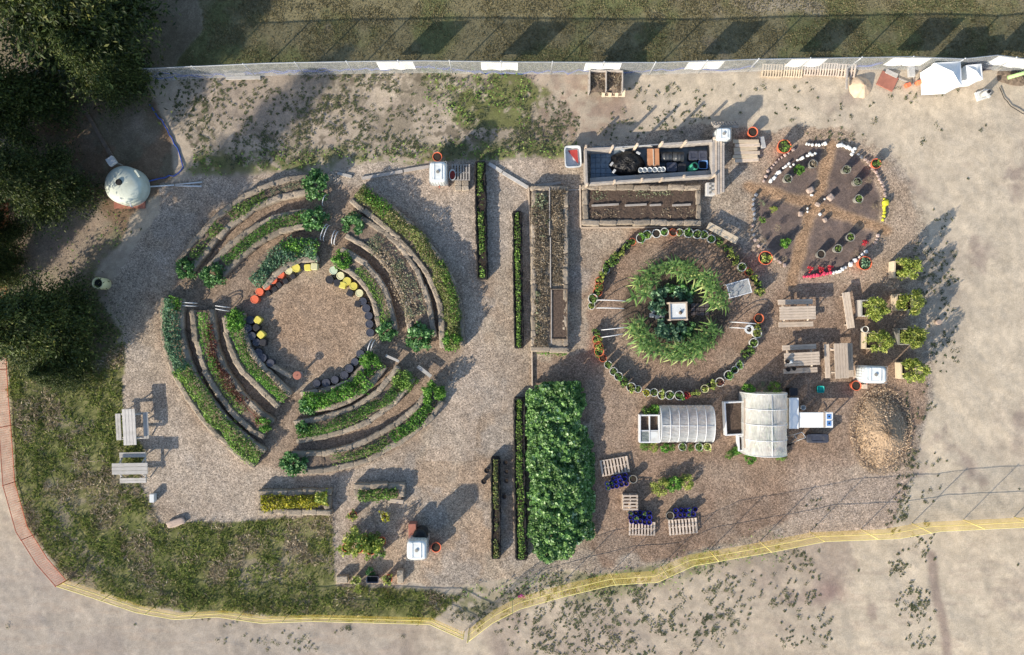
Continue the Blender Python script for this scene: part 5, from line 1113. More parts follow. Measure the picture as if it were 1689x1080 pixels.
rocks([(516, 490, 9), (595, 515, 8), (490, 572, 8), (490, 592, 8), (567, 608, 10)], 'rock_white', 'small pale stone', 'from the top around the hub of the wheel', 'small stones at the hub')
for i, (zx, zy) in enumerate([(510, 943), (575, 943), (635, 937), (848, 783)]):
    a = zw(zx, zy); x, y = W(*a, .2); lab(link('flower_clump', bush_mesh('red_flowers', .2, .25, .09, .8, 60, M['redflower'], .6, i % 2, 6, .4), None, (x, y, 0), i, (.8, .8, .9)), ['left clump of red flowers behind the pink stones', 'middle clump of red flowers behind the pink stones', 'right clump of red flowers behind the pink stones', 'red flowers near the lower right rim of the wheel'][i], 'flowers', 'red flowers of the wheel garden')

# ---- shrub planters ---------------------------------------------------------------------------------------------
SH = []
for s_ in range(3):
    r = np.random.RandomState(60 + s_); P = bush_pts(.58, 1.35, 1100, r, 24, .1, .24); V_, F_ = leaves(P, .15, .35, .35, r=r); SH.append(npmesh('foliage', V_, F_, M['ygreen']))
gp = 'shrubs in wooden planters on the right'
for i, (px, py, l, cr) in enumerate([(1492, 444, 'topmost planter shrub, beside a round stump', 'wood_new'), (1437, 508, 'planter shrub right of the narrow bench', 'wood_white'), (1496, 498, 'planter shrub second from top in the right column', 'wood_new'), (1444, 562, 'above the white tote, with a white pot at its corner', 'wood_new'),
                                     (1499, 555, 'planter shrub third from top in the right column', 'greypot'), (1503, 611, 'lowest planter shrub in the right column', 'wood_new')]):
    x, y = W(px - 2, py, .65); t = thing('shrub_planter', (x, y, 0), 'boxed yellow green shrub, ' + l, 'shrub planter', gp, .03 * (i % 3 - 1))
    for k, (cx_, cy_, sx, sy) in enumerate([(-.36, 0, .10, .8), (.36, 0, .10, .8), (0, .37, .62, .06), (0, -.37, .62, .06)]): MB().box((cx_, cy_, .27), (sx, sy, .54 - .01 * (k // 2)), 0, .01).build('planter_side', M[cr], t)
    MB().box((0, 0, .24), (.64, .70, .42)).build('soil', M['potsoil'], t)
    mb = MB()
    for a in range(5): mb.tube([(0, 0, .4), (.2 * math.cos(a * 1.26), .2 * math.sin(a * 1.26), .85), (.32 * math.cos(a * 1.26 + .3), .32 * math.sin(a * 1.26 + .3), 1.25)], [.02, .014, .006], 5)
    mb.build('stem', M['bark'], t); link('foliage', SH[i % 3], t, (.08, 0, .38), i * 1.7, (.98 + .05 * (i % 3),) * 2 + (1.05,))
lab(MB().lathe([(.20, -.02), (.19, .28), (.17, .30), (.01, .30)], n=18).build('tree_stump', M['stone'], None, (*W(1511, 439, .3), 0)), 'round grey brown stump right of the topmost planter', 'stump')
potted(1429, 543, 'white', None, 'white pot at the corner of the planter above the tote', s=.75, z=.3, name='flower_pot', cat='pot'); potted(1413, 636, 'orangepot', None, 'orange pot below the upright picnic table', name='flower_pot', cat='pot', s=.95)
lab(MB().box((0, 0, .12), (.24, .22, .28), 0, .015).build('wooden_block', M['wood_pale'], None, (*W(1426, 637, .2), 0)), 'small tan block between the orange pot and the tote', 'block'); tub(1354, 642, .32, .32, .22, 'teal', 'small teal square tray on the mulch below the picnic tables', name='square_tray', inner='teal', cat='tray')
lab(MB().lathe([(.14, 0), (.14, .2), (.12, .24), (.01, .24)], n=14).build('tree_stump', M['stone'], None, (*W(1549, 531, .2), 0)), 'small pale stump in the weeds right of the planters', 'stump')

# ---- hoop houses ---------------------------------------------------------------------------------------------------
def hoop(x0, y0, x1, y1, h, axis, nh, fm, label, peak=.5):
    zt = h * .5; a = W(x0, y1, zt); b_ = W(x1, y0, zt); c = ((a[0] + b_[0]) / 2, (a[1] + b_[1]) / 2); L_, Wd = (b_[0] - a[0], b_[1] - a[1]) if axis == 'x' else (b_[1] - a[1], b_[0] - a[0])
    t = thing('hoop_house', (c[0], c[1], 0), label, 'greenhouse', None, 0 if axis == 'x' else math.pi / 2); V_ = []; F_ = []; nu, nv = 41, 23; r = np.random.RandomState(int(x0))
    def prof(v, u=0):
        a = math.pi * v; return (-math.cos(a) * Wd / 2, h * (math.sin(a) ** .62))
    for i in range(nu):
        u = i / (nu - 1); ph = u * (nh - 1); sag = .018 * abs(math.sin(ph * math.pi)) + .02 * (vnoise(np.array([u * 9.0]), np.array([0.0]), 1.0, int(x0))[0] - .5)
        for j in range(nv):
            y, z = prof(j / (nv - 1)); k = 1 - sag; V_.append(((u - .5) * L_, y * k + .006 * r.randn(), max(z * k + .005 * r.randn(), .02)))
    for i in range(nu - 1):
        for j in range(nv - 1): q = i * nv + j; F_.append((q, q + nv, q + nv + 1, q + 1))
    me = bpy.data.meshes.new('cover'); me.from_pydata(V_, [], F_); me.polygons.foreach_set('use_smooth', [True] * len(F_)); me.materials.append(M[fm]); me.update(); link('cover', me, t)
    for k in range(nh):
        X_ = -L_ / 2 + L_ * k / (nh - 1); pts = [(X_, prof(j / 16)[0] * 1.0, prof(j / 16)[1] + .012) for j in range(17)]; MB().tube(pts, .018, 6).build('hoop', M['pvc'], t)
    for sx in (-1, 1):
        vs = [(sx * (L_ / 2 - .01), *prof(j / 20)) for j in range(21)]; mb = MB(); mb.add(vs, [tuple(range(21))]); mb.build('end_panel', M[fm], t)
    MB().tube([(-L_ / 2, 0, h + .0), (L_ / 2, 0, h + .0)], .018, 6).build('ridge_pipe', M['pvc'], t)
    for sy in (-1, 1): MB().box((0, sy * Wd / 2, .08), (L_, .06, .2)).build('base_board', M['wood_grey'], t)
    return t, c, L_, Wd
hoop(1089, 670, 1176, 730, .95, 'x', 7, 'film', 'low plastic hoop tunnel left of the larger greenhouse')
t, c, L_, Wd = hoop(1228, 648, 1300, 749, 1.75, 'y', 5, 'film2', 'larger plastic covered greenhouse with wrinkled film beside the sink counter')
for zz, sx_ in ((.8, .42), (.5, -.4)): MB().box((0, sx_ * Wd, zz - .0), (L_ * .8, .35, .05)).build('shelf', M['wood_pale'], t)
link('plant', bush_mesh('inside_plants', .8, .5, .14, .6, 400, M['hedge'], .5, 0, 12, .35), t, (-.6, 0, 0)); link('plant', bush_mesh('inside_plants', .8, .5, .14, .6, 400, M['hedge'], .5, 0, 12, .35), t, (.7, .1, 0), 2)
# cold frame
x, y = W(1071.5, 707, .4); t = thing('cold_frame', (x, y, 0), 'white framed cold frame at the left end of the low tunnel', 'cold frame'); wx_, wy_ = .92, 1.35
for k, (cx_, cy_, sx, sy) in enumerate([(-wx_ / 2, 0, .07, wy_), (wx_ / 2, 0, .07, wy_), (0, 0, .05, wy_ - .14), (0, wy_ / 2 - .03, wx_ - .07, .07), (0, -wy_ / 2 + .03, wx_ - .07, .07), (0, -.1, wx_ - .07, .055)]): MB().box((cx_, cy_, .22 - .004 * k), (sx, sy, .44 - .008 * k), 0, .008).build('frame', M['pvc'], t)
MB().box((0, 0, .17), (wx_ - .1, wy_ - .1, .1)).build('soil', M['soil'], t); MB().box((-.22, -.39, .40), (.38, .5, .012)).build('glass_pane', M['glass'], t); MB().box((.22, -.39, .40), (.38, .5, .012)).build('glass_pane', M['white'], t)
for x0, y0, x1, y1, h, l in [(1197, 662, 1230, 718, .45, 'white edged raised soil box left of the larger greenhouse'), (1219, 718, 1235, 744, .4, 'small white edged soil box below the raised soil box')]:
    a = W(x0, y1, h); b_ = W(x1, y0, h); c = ((a[0] + b_[0]) / 2, (a[1] + b_[1]) / 2); wx_, wy_ = b_[0] - a[0], b_[1] - a[1]; t = thing('raised_bed', (*c, 0), l, 'raised bed', rz=.05)
    for k, (cx_, cy_, sx, sy) in enumerate([(-wx_ / 2, 0, .07, wy_), (wx_ / 2, 0, .07, wy_), (0, wy_ / 2 - .035, wx_ - .07, .07), (0, -wy_ / 2 + .035, wx_ - .07, .07)]): MB().box((cx_, cy_, h / 2 - .002 * k), (sx, sy, h - .004 * k), 0, .008).build('side', M['pvc'], t)
    X_, Y_ = np.meshgrid(np.linspace(-wx_ / 2 + .04, wx_ / 2 - .04, 12), np.linspace(-wy_ / 2 + .04, wy_ / 2 - .04, 18)); Z_ = h * .55 + .08 * fbm(X_ + 5, Y_, .3, 2); I = np.arange(12 * 18).reshape(18, 12)
    link('soil', npmesh('soil', np.stack([X_, Y_, Z_], -1).reshape(-1, 3), np.stack([I[:-1, :-1], I[:-1, 1:], I[1:, 1:], I[1:, :-1]], -1).reshape(-1, 4), M['soil'], True), t)
# sink counter
def counter(x0, y0, x1, y1, h, label, name='counter'):
    a = W(x0, y1, h); b_ = W(x1, y0, h); c = ((a[0] + b_[0]) / 2, (a[1] + b_[1]) / 2); sx, sy = b_[0] - a[0], b_[1] - a[1]; t = thing(name, (*c, 0), label, 'counter')
    MB().box((0, 0, h - .025), (sx, sy, .05), 0, .01).build('worktop', M['banner'], t)
    for ax in (-1, 1):
        for ay in (-1, 1): MB().box((ax * (sx / 2 - .05), ay * (sy / 2 - .05), (h - .05) / 2), (.05, .05, h - .05)).build('leg', M['steel'], t)
    return t, sx, sy
t, sx, sy = counter(1302, 656, 1317.5, 707, .95, 'narrow white worktop along the right side of the larger greenhouse')
MB().box((-sx / 2 - .05, 0, .85), (.05, sy * 1.0, .05)).build('rail', M['wood_new'], t)
t, sx, sy = counter(1318.5, 680, 1374, 705, .9, 'white worktop with a sink sticking out to the right')
for k in (-1, 1): MB().box((sx / 2 - .19, k * .16, .905), (.22, .24, .012), 0, .01).build('basin', M['blue'], t); MB().lathe([(.04, .912), (.04, .92), (.01, .92)], (sx / 2 - .19, k * .16, 0), 12).build('drain', M['rubber'], t)
MB().box((sx / 2 - .41, 0, .903), (.10, sy * .98, .012)).build('splash_board', M['wood_pale'], t); MB().tube([(sx / 2 - .05, 0, .9), (sx / 2 - .05, 0, 1.1), (sx / 2 - .2, 0, 1.12), (sx / 2 - .2, 0, 1.06)], .012, 6).build('tap', M['steel'], t)
tub(1309, 646, .38, .36, .6, 'black', 'black bin above the narrow white worktop', lid=True); tub(1349, 723, 1.0, .40, .55, 'navy', 'long dark storage trunk below the sink worktop', name='storage_box', lid=True, cat='trunk')
lab(MB().lathe([(.1, 0), (.12, .3), (.1, .3), (.08, .1), (.01, .1)], n=16).build('small_bucket', M['white'], None, (*W(1328, 673, .5), .0)), 'small white pail above the sink worktop', 'bucket')
x, y = W(1315, 722, .7); t = thing('hand_cart', (x, y, 0), 'folded grey metal cart between trunk and greenhouse', 'cart', rz=.6); MB().tube([(-.35, -.2, .1), (.3, -.15, .9)], .018, 6).tube([(-.35, .2, .1), (.3, .15, .9)], .018, 6).tube([(.3, -.15, .9), (.3, .15, .9)], .018, 6).tube([(0, -.18, .5), (0, .18, .5)], .015, 6).build('frame', M['steel'], t)
for k in (-1, 1): MB().lathe([(.12, -.03), (.12, .03)], (-.35, k * .24, .12), 16, M=Matrix.Rotation(R(90), 3, 'X')).build('wheel', M['rubber'], t)
gf = 'plants around the greenhouses'
for px, py, rp, h, k, l in [(1236, 642, 10, .6, 'lush', 'green bush at the upper left corner of the larger greenhouse'), (1280, 640, 11, .6, 'hedge', 'dark bush at the upper right corner of the larger greenhouse'), (1238, 757, 10, .4, 'lush', 'green bush at the lower left corner of the larger greenhouse'),
                            (1291, 752, 9, .4, 'hedge', 'green bush at the lower right corner of the larger greenhouse'), (1216, 742, 9, .3, 'lush', 'low green plant near the small soil box, right part'), (1203, 750, 9, .3, 'hedge', 'low green plant near the small soil box, left part'),
                            (1065, 677, 9, .45, 'hedge', 'leafy bush above the cold frame, left'), (1080, 675, 9, .45, 'lush', 'leafy bush above the cold frame, right'), (1063, 737, 8, .4, 'hedge', 'leafy plant below the cold frame, left'), (1078, 737, 9, .4, 'ygreen', 'leafy plant below the cold frame, right'), (1098, 739, 8, .35, 'lush', 'green plant below the low tunnel, left of the pots'),
                            (1110, 738, 7, .35, 'hedge', 'green plant beside the first pot below the low tunnel'), (1140, 738, 7, .35, 'hedge', 'green plant between the pots below the low tunnel'), (1260, 638, 8, .35, 'sage', 'dull bush above the larger greenhouse, middle')]:
    bush(px, py, rp, h, k, l, name='small_bush', group=gf, seed=int(px) % 3)
for px, k, l in [(1126, 'white', 'left white pot below the low tunnel'), (1153, 'white', 'middle white pot below the low tunnel'), (1167, 'cream', 'right cream pot below the low tunnel')]: potted(px, 737, k, 'hedge' if px < 1160 else 'ygreen', l, s=.95, seed=px)
bush(1091, 803, 15, .6, 'ygreen', 'bright yellow green bush among the pallets, left clump', name='leafy_plant', group='bright bushes among the pallets'); bush(1112, 799, 14, .65, 'lush', 'bright bush among the pallets, middle clump', name='leafy_plant', group='bright bushes among the pallets'); bush(1134, 796, 12, .55, 'ygreen', 'bright yellow green bush among the pallets, right clump', name='leafy_plant', group='bright bushes among the pallets')

# ---- blue pots ----------------------------------------------------------------------------------------------------------
def bluepots(P, where, hollow=True):
    for i, (px, py) in enumerate(P):
        px += rr.uniform(-1, 1); py += rr.uniform(-1, 1); potted(px, py, 'blue', 'hedge' if rr.random() < .25 else None, '%s cobalt blue pot, %s' % (ordn(i + 1), where), 'cobalt blue pots by the pallets', s=rr.uniform(.9, 1.1), pr=.9, ph=.2, seed=i, name='flower_pot', cat='pot', z=0.0 if i % 3 else .12)
bluepots([(1001 + i * 7.6, 799 - i * 2.2) for i in range(6)] + [(1003 + i * 7.6, 805 - i * 2) for i in range(5)] + [(1012, 789), (1022, 787), (1032, 784)], 'in the group below the upper left pallet')
bluepots([(1041 + i * 7.6, 846) for i in range(5)] + [(1041 + i * 7.6, 853.5) for i in range(5)] + [(1041 + i * 7.6, 860.5) for i in range(5)], 'from the upper left above the middle pallet')
bluepots([(1116 + i * 7.6, 843 - i * .6) for i in range(5)] + [(1114 + i * 7.6, 851 - i * .8) for i in range(5)], 'from the upper left above the right pallet')
potted(1044.5, 790.5, 'grey', None, 'round grey pot at the right end of the upper blue pots', s=.95, name='flower_pot', cat='pot'); potted(1105.5, 851, 'grey', None, 'round grey pot at the left end of the right blue pots', s=.95, name='flower_pot', cat='pot')
for i, (px, py, l) in enumerate([(803, 776, 'left of the shortest grow row, upper'), (798, 794, 'left of the shortest grow row, lower'), (834, 763, 'right of the shortest grow row, topmost'), (835.5, 778, 'right of the shortest grow row, second'), (835.5, 793, 'right of the shortest grow row, third'), (832, 819, 'right of the shortest grow row, lowest')]):
    potted(px, py, 'smallblack', None, 'small black pot ' + l, 'small black pots by the grow rows', name='flower_pot', cat='pot')

# ---- lower middle pots ------------------------------------------------------------------------------------------------------
potted(582, 850, 'terra', 'ygreen', 'orange pot with a leafy plant leaning right, below the short bale bed', s=.9, pr=1.3, ph=.4); potted(634, 851, 'cream', 'yel', 'cream pot with a yellow plant below the short bale bed', s=.9, pr=1.4, ph=.4)
for i, (px, py, k, p, l) in enumerate([(571, 903, 'terra', 'ygreen', 'orange pot at the left end of the crowded pot cluster'), (576, 892, 'black', 'ygreen', 'leafy pot at the upper left of the crowded cluster'), (592, 905, 'terra', 'ygreen', 'leafy pot at the lower middle of the crowded cluster'), (600, 890, 'terra', 'hedge', 'dark green pot at the upper middle of the crowded cluster'), (612, 908, 'terra', 'ygreen', 'orange pot at the lower right of the crowded cluster'),
                                       (613, 890, 'terra', 'ygreen', 'leafy pot between upper pots of the crowded cluster'), (628, 908, 'grey', 'hedge', 'grey pot at the right end of the crowded cluster'), (629, 893, 'terra', 'ygreen', 'leafy pot at the upper right of the crowded cluster')]): potted(px, py, k, p, l, 'crowded pot cluster at the bottom', pr=1.5, ph=.75, seed=i)
bush(590, 895, 22, .95, 'ygreen', 'yellow green foliage sprawling over the left of the pot cluster', name='leafy_plant'); bush(618, 893, 17, .85, 'hedge', 'dark foliage sprawling over the right of the pot cluster', name='leafy_plant')
x, y = W(693, 884, .9); t = thing('black_barrel', (x, y, 0), 'black barrel with a drooping cover behind the lower tote', 'barrel'); MB().lathe([(.27, 0), (.3, .03), (.3, .85), (.27, .9), (.2, .9), (.18, .86), (.01, .86)], n=26).build('shell', M['black'], t); MB().lathe([(.36, .7), (.34, .93), (.2, 1.0), (.01, 1.02)], n=14, caps=False).build('cover', M['tarp'], t)
lab(MB().box((0, 0, .3), (.36, .75, .6), .02, .015).build('cabinet', M['redboard'], None, (*W(680, 877, .6), 0)), 'brown narrow cabinet left of the black barrel', 'cabinet'); potted(719, 903, 'orangepot', None, 'orange pot right of the lower tote', name='flower_pot', cat='pot', s=.95)
for px, py, sx, sy, l in [(564, 956, .55, .34, 'tan block at the bottom left corner of the chip area'), (660, 951, .30, .62, 'upright tan block right of the bottom pots')]: lab(MB().box((0, 0, .15), (sx, sy, .34), .03, .03).build('stone_block', M['straw'], None, (*W(px, py, .3), 0)), l, 'block')
potted(588, 957, 'cream', 'ygreen', 'cream pot with trailing plant in the bottom row', pr=1.2, ph=.4); bush(590, 972, 7, .3, 'ygreen', 'trailing leaves below the bottom cream pot', name='leafy_plant'); tub(614, 956, .58, .32, .4, 'navy', 'dark rectangular bin in the bottom row'); bush(611, 944, 8, .4, 'darkb', 'dark plant above the rectangular bin', name='leafy_plant'); potted(640, 955, 'terra', 'ygreen', 'orange pot with plant right of the rectangular bin', pr=1.2, ph=.4)
lab(MB().box((0, 0, .14), (.22, .4, .3), 0, .01).build('white_box', M['white'], None, (*W(250, 822, .3), 0)), 'small white box on the chips below the left picnic tables', 'box')
lab(link('drift_wood', ROCK['stone'][1], None, (*W(290, 862, .1), 0), .3, (.9, .4, .2)), 'flat grey log at the grass edge below the white box', 'log')
lab(link('flower_clump', bush_mesh('pink_flowers', .2, .25, .09, .8, 60, M['pinkflower'], .6, 0, 6, .4), None, (*W(861, 984, .2), 0), 0, (.8, .7, .9)), 'pink flowers at the yellow fence near the bottom', 'flowers')

# ---- mulch pile, sand pile -----------------------------------------------------------------------------------------------------
mh = heap(1458, 712, 1.25, 1.75, .68, 'mulch', 'large straw coloured mulch pile in the lower right', 'mulch_pile', 'mulch pile', 9, n=60, rough=.3, spiky=1.6, lump=.4)
r = np.random.RandomState(8); N = 5000; a = r.rand(N) * 6.283; q = r.rand(N) ** .6 * 1.22; zz = .68 * np.clip(1 - q ** 1.35, 0, 1) * .85 + .02
V_, F_ = leaves(np.stack([np.cos(a) * q * 1.25, np.sin(a) * q * 1.75, zz + r.rand(N) * .10], 1), .10, .35, .7, r=r); link('loose_straw', npmesh('loose_straw', V_, F_, M['mulchleaf']), mh)
heap(1422, 141, .55, .55, .45, 'sand', 'small sand pile by the red board at the fence', 'sand_pile', 'sand pile', 3, rough=.2, spiky=1.3)

# ---- items at the top right -------------------------------------------------------------------------------------------------------
def canopy(px, py, sx, sy, he, hp, label, rz=0, m='banner'):
    x, y = W(px, py, (he + hp) / 2); t = thing('canopy_tent', (x, y, 0), label, 'canopy tent', None, rz); V_ = [(0, 0, hp)]; F_ = []; K_ = 6; per = [(-1, -1), (0, -1), (1, -1), (1, 0), (1, 1), (0, 1), (-1, 1), (-1, 0)]
    for k in range(1, K_ + 1):
        f_ = k / K_
        for j, (u, v) in enumerate(per): V_.append((u * sx / 2 * f_, v * sy / 2 * f_, he + (hp - he) * ((1 - f_) ** 1.25) - (.05 * math.sin(f_ * 3.14) if j % 2 else 0)))
    for j in range(8): F_.append((0, 1 + j, 1 + (j + 1) % 8))
    for k in range(K_ - 1):
        for j in range(8): F_.append((1 + k * 8 + j, 1 + (k + 1) * 8 + j, 1 + (k + 1) * 8 + (j + 1) % 8, 1 + k * 8 + (j + 1) % 8))
    me = bpy.data.meshes.new('roof'); me.from_pydata(V_, [], F_); me.materials.append(M[m]); me.update(); link('roof', me, t)
    for k, (cx_, cy_, lx, ly) in enumerate([(-sx / 2, 0, .02, sy), (sx / 2, 0, .02, sy), (0, sy / 2 - .01, sx - .03, .02), (0, -sy / 2 + .01, sx - .03, .02)]): MB().box((cx_, cy_, he - .13), (lx, ly, .26)).build('valance', M[m], t)
    for ax in (-1, 1):
        for ay in (-1, 1): MB().box((ax * (sx / 2 - .04), ay * (sy / 2 - .04), (he - .02) / 2), (.04, .04, he - .02)).build('leg', M['steel'], t)
    for ax in (-1, 1): MB().box((ax * (sx / 2 - .015), 0, he / 2), (.012, sy * .94, he * .9)).build('side_wall', M[m], t)
    MB().box((0, -sy / 2 + .03, he / 2), (sx * .94, .012, he * .9)).build('side_wall', M[m], t)
    return t
canopy(1568, 120, 1.20, 1.15, 1.45, 1.85, 'larger white peaked tent at the right end of the fence', .06); canopy(1609, 118, .72, .74, 1.2, 1.38, 'smaller white tent beside the larger one at the fence', .1)
lab(MB().box((0, 0, .2), (.9, .2, .4), .25, .02).build('orange_board', M['orange'], None, (*W(1596, 132, .3), 0)), 'orange panel showing below the smaller white tent', 'panel')
lab(MB().box((0, 0, .03), (.85, .72, .08), -.45, .005).build('red_board', M['redboard'], None, (*W(1463, 134), 0)), 'red brown square board lying at the fence', 'board'); plank((1462, 116), (1481, 125), .22, .12, 'wood_white', 'white plank above the red brown board'); lab(MB().box((0, 0, .06), (.32, .5, .16), .05, .02).build('white_slab', M['lightgrey'], None, (*W(1502, 119), 0)), 'pale upright slab right of the white plank', 'slab')
plank((1482, 128), (1506, 138), .07, .06, 'wood_grey', 'grey pipe between the white plank and the orange blocks', 'pipe', cat='pipe'); plank((1508, 126), (1507, 140), .05, .05, 'wood_grey', 'short grey pipe below the pale slab', 'pipe', cat='pipe')
for px, py, l in [(1496, 141, 'left orange block near the red board'), (1514, 137, 'right orange block near the pale slab')]: lab(MB().box((0, 0, .08), (.26, .2, .2), .3, .03).build('orange_block', M['orange'], None, (*W(px, py), 0)), l, 'block')
lab(MB().box((0, 0, .01), (1.2, .6, .05), .1).build('dark_mat', M['brick'], None, (*W(1615, 107), 0)), 'dark mat behind the smaller white tent', 'mat')
x, y = W(1631, 151, .6); t = thing('cone_barrier', (x, y, 0), 'white footed post stand with a dark top right of the tents', 'stand', rz=.3); MB().box((0, 0, .05), (.62, .45, .1), 0, .03).box((.18, 0, .12), (.12, .5, .06), .4).build('base', M['white'], t); MB().lathe([(.16, .1), (.14, .4), (.12, .6), (.09, .6), (.01, .58)], n=16).build('body', M['lightgrey'], t); MB().lathe([(.08, .6), (.07, .66), (.01, .66)], n=12).build('top', M['rubber'], t)
x, y = W(1700, 116, .8); lab(MB().tube([(-.9, -.25, .5), (0, 0, .6), (1.5, .4, .7)], .09, 8).build('green_pole', mat('lime_paint', (.34, .52, .22), .5, .1, 4, 0), None, (x, y, 0)), 'pale green pole reaching in from the right edge', 'pole')
heap(1680, 122, .9, .5, .35, 'straw_dark', 'brown brush heap under the green pole', 'brush_heap', 'brush heap', 12, rough=.9, lump=.9)

# ---- fences -----------------------------------------------------------------------------------------------------------------------------
def fence(Pw, h, step, mrail, mnet, label, name, rails=(1.0,), prad=.03, label_group=None, rr_=.02, hn=None, zn=0.0, netr=.0042):
    Q = np.array(Pw, float); dd = np.r_[0, np.cumsum(np.hypot(*np.diff(Q, axis=0).T))]; c = Q.mean(0); t = thing(name, (c[0], c[1], 0), label, 'fence', label_group); hn = hn or h
    n_ = max(2, int(dd[-1] / .4)); tt = np.unique(np.r_[np.linspace(0, dd[-1], n_), dd]); XX = np.interp(tt, dd, Q[:, 0]) - c[0]; YY = np.interp(tt, dd, Q[:, 1]) - c[1]; m_ = len(tt)
    sag = -.02 * np.abs(np.sin(tt / step * math.pi)) * (1 if hn == h else 1)
    if mnet == 'chain':
        V_ = np.concatenate([np.stack([XX, YY, np.full(m_, zn)], 1), np.stack([XX, YY, hn + sag], 1)]); F_ = np.array([(i, i + 1, m_ + i + 1, m_ + i) for i in range(m_ - 1)])
        link('net', npmesh('net', V_, F_, M[mnet]), t)
    else:
        mb = MB(); nh_ = int(hn / .085)
        for k in range(1, nh_): mb.tube([(XX[i], YY[i], hn * k / nh_ + sag[i] * k / nh_) for i in range(m_)], netr, 3)
        L2 = dd[-1]; nv_ = int(L2 / .11)
        for k in range(nv_ + 1):
            s_ = L2 * k / nv_; x_, y_ = np.interp(s_, dd, Q[:, 0]) - c[0], np.interp(s_, dd, Q[:, 1]) - c[1]; mb.tube([(x_, y_, 0), (x_, y_, hn - .01)], netr * .9, 3)
        mb.build('net', M[mnet], t)
    for k in rails: MB().tube([(XX[i], YY[i], h * k + .5 * sag[i]) for i in range(m_)], rr_, 5).build('rail', M[mrail], t)
    pm = MB().tube([(0, 0, -.1), (0, 0, h + .05)], prad, 6).mesh('post', M[mrail]); np_ = max(1, int(round(dd[-1] / step)))
    for k in range(np_ + 1):
        s_ = dd[-1] * k / np_; link('post', pm, t, (np.interp(s_, dd, Q[:, 0]) - c[0] + .025, np.interp(s_, dd, Q[:, 1]) - c[1] + .02, 0))
    return t
TOP = [(60, 117), (240, 113), (440, 104), (600, 101), (700, 100), (860, 102), (1080, 103), (1250, 97.5), (1500, 93.5), (1590, 97), (1645, 91), (1760, 106)]
topw = [W(px, py, 1.8) for px, py in TOP]
fence(topw, 1.8, 2.35, 'steel', 'chain', 'grey chain link fence across the top with white banners', 'chain_link_fence', rails=(1.0,), prad=.035, rr_=.03)
for i, (x0, x1) in enumerate([(620, 681), (793, 854), (966, 1026), (1136, 1196), (1306, 1366), (1474, 1537), (1648, 1712)]):
    y0 = np.interp(x0, [p[0] for p in TOP], [p[1] for p in TOP]); y1 = np.interp(x1, [p[0] for p in TOP], [p[1] for p in TOP]); a = Vector((*W(x0, y0, 1.7), 0)); b_ = Vector((*W(x1, y1, 1.7), 0)); c = (a + b_) / 2; dv = b_ - a; n_ = 10; V_ = []; F_ = []
    for k in range(n_ + 1):
        for j in range(5): V_.append((dv.length * (k / n_ - .5), -.03 - .02 * math.sin(k * 1.3 + i) * (j / 4), 1.7 - 1.10 * j / 4 - (.02 * math.sin(k / n_ * 3.14) if j == 0 else 0)))
    for k in range(n_):
        for j in range(4): q = k * 5 + j; F_.append((q, q + 1, q + 6, q + 5))
    me = npmesh('banner', V_, F_, M['banner']); lab(link('banner', me, None, (c.x, c.y, 0), math.atan2(dv.y, dv.x)), '%s plain white banner from the left on the chain link fence' % ordn(i + 1), 'banner', 'white banners on the fence')
ORG = [(14, 330), (13, 380), (9, 560), (14, 650), (19, 710), (25, 795), (46, 869), (78, 920), (110, 957)]
fence([W(*p) for p in ORG], .98, 2.6, 'opost', 'onet', 'sagging orange plastic mesh fence at the left edge', 'mesh_fence', rails=(.97, .04), rr_=.018, prad=.02, netr=.0045)
YL = [(112, 957), (165, 974), (239, 999), (300, 1010), (369, 1006), (440, 1016), (520, 1013), (640, 1016), (712, 1018), (765, 1042)]
fence([W(*p) for p in YL], .95, 2.3, 'ypost', 'ynet', 'low yellow mesh fence along the bottom left', 'mesh_fence', rails=(.97, .5), rr_=.022, prad=.02)
YR = [(770, 1060), (812, 1028), (856, 1005), (930, 984), (1010, 965), (1085, 960), (1145, 933), (1281, 909), (1361, 893), (1483, 888), (1553, 876), (1700, 869), (1800, 862)]
fence([W(px, py, 1.75) for px, py in YR], 1.75, 2.4, 'ypost', 'ynet', 'taller yellow mesh fence along the bottom right', 'mesh_fence', rails=(1.0, .5), rr_=.016, prad=.022)

# ---- trees -----------------------------------------------------------------------------------------------------------------------------------
def conifer(seed, h, rad, N):
    r = np.random.RandomState(seed); nb = int(h * 12); P = []; Dn = []; limbs = []
    for i in range(nb):
        t_ = (i + r.rand()) / nb; z = h * (.08 + .9 * t_); rl = rad * (1 - t_) ** .75 * (.7 + .5 * r.rand()) + .15; a = i * 2.4 + r.randn() * .4
        limbs.append((z, rl, a)); k = int(N / nb * (rl / rad) * 1.7) + 12; u = r.rand(k) ** .6
        sp = .27 * rl * (.3 + u) * .5 + .05
        p = np.stack([np.cos(a) * rl * u, np.sin(a) * rl * u, z - .22 * rl * u ** 2 + .1 * u], 1) + r.randn(k, 3) * np.stack([sp, sp, sp * .45], 1)
        P.append(p); Dn.append(np.tile([math.cos(a), math.sin(a), -.2], (k, 1)))
    P = np.concatenate(P); Dn = np.concatenate(Dn); P[:, 2] = np.maximum(P[:, 2], .15); V_, F_ = leaves(P, .15, .42, .35, r=r, T=Dn * .5)
    crown = npmesh('crown', V_, F_, M['conifer']); mb = MB(); mb.tube([(0, 0, -.1), (.03, .02, h * .4), (0, 0, h * .97)], [h * .024, h * .016, .02], 8)
    for z, rl, a in limbs[::2]: mb.tube([(0, 0, z - .1), (math.cos(a) * rl * .5, math.sin(a) * rl * .5, z), (math.cos(a) * rl * .9, math.sin(a) * rl * .9, z - .15 * rl)], [.04, .025, .01], 4)
    return crown, mb.mesh('trunk', M['bark'])
T1 = conifer(1, 9, 1.9, 42000); T2 = conifer(2, 9, 2.0, 42000)
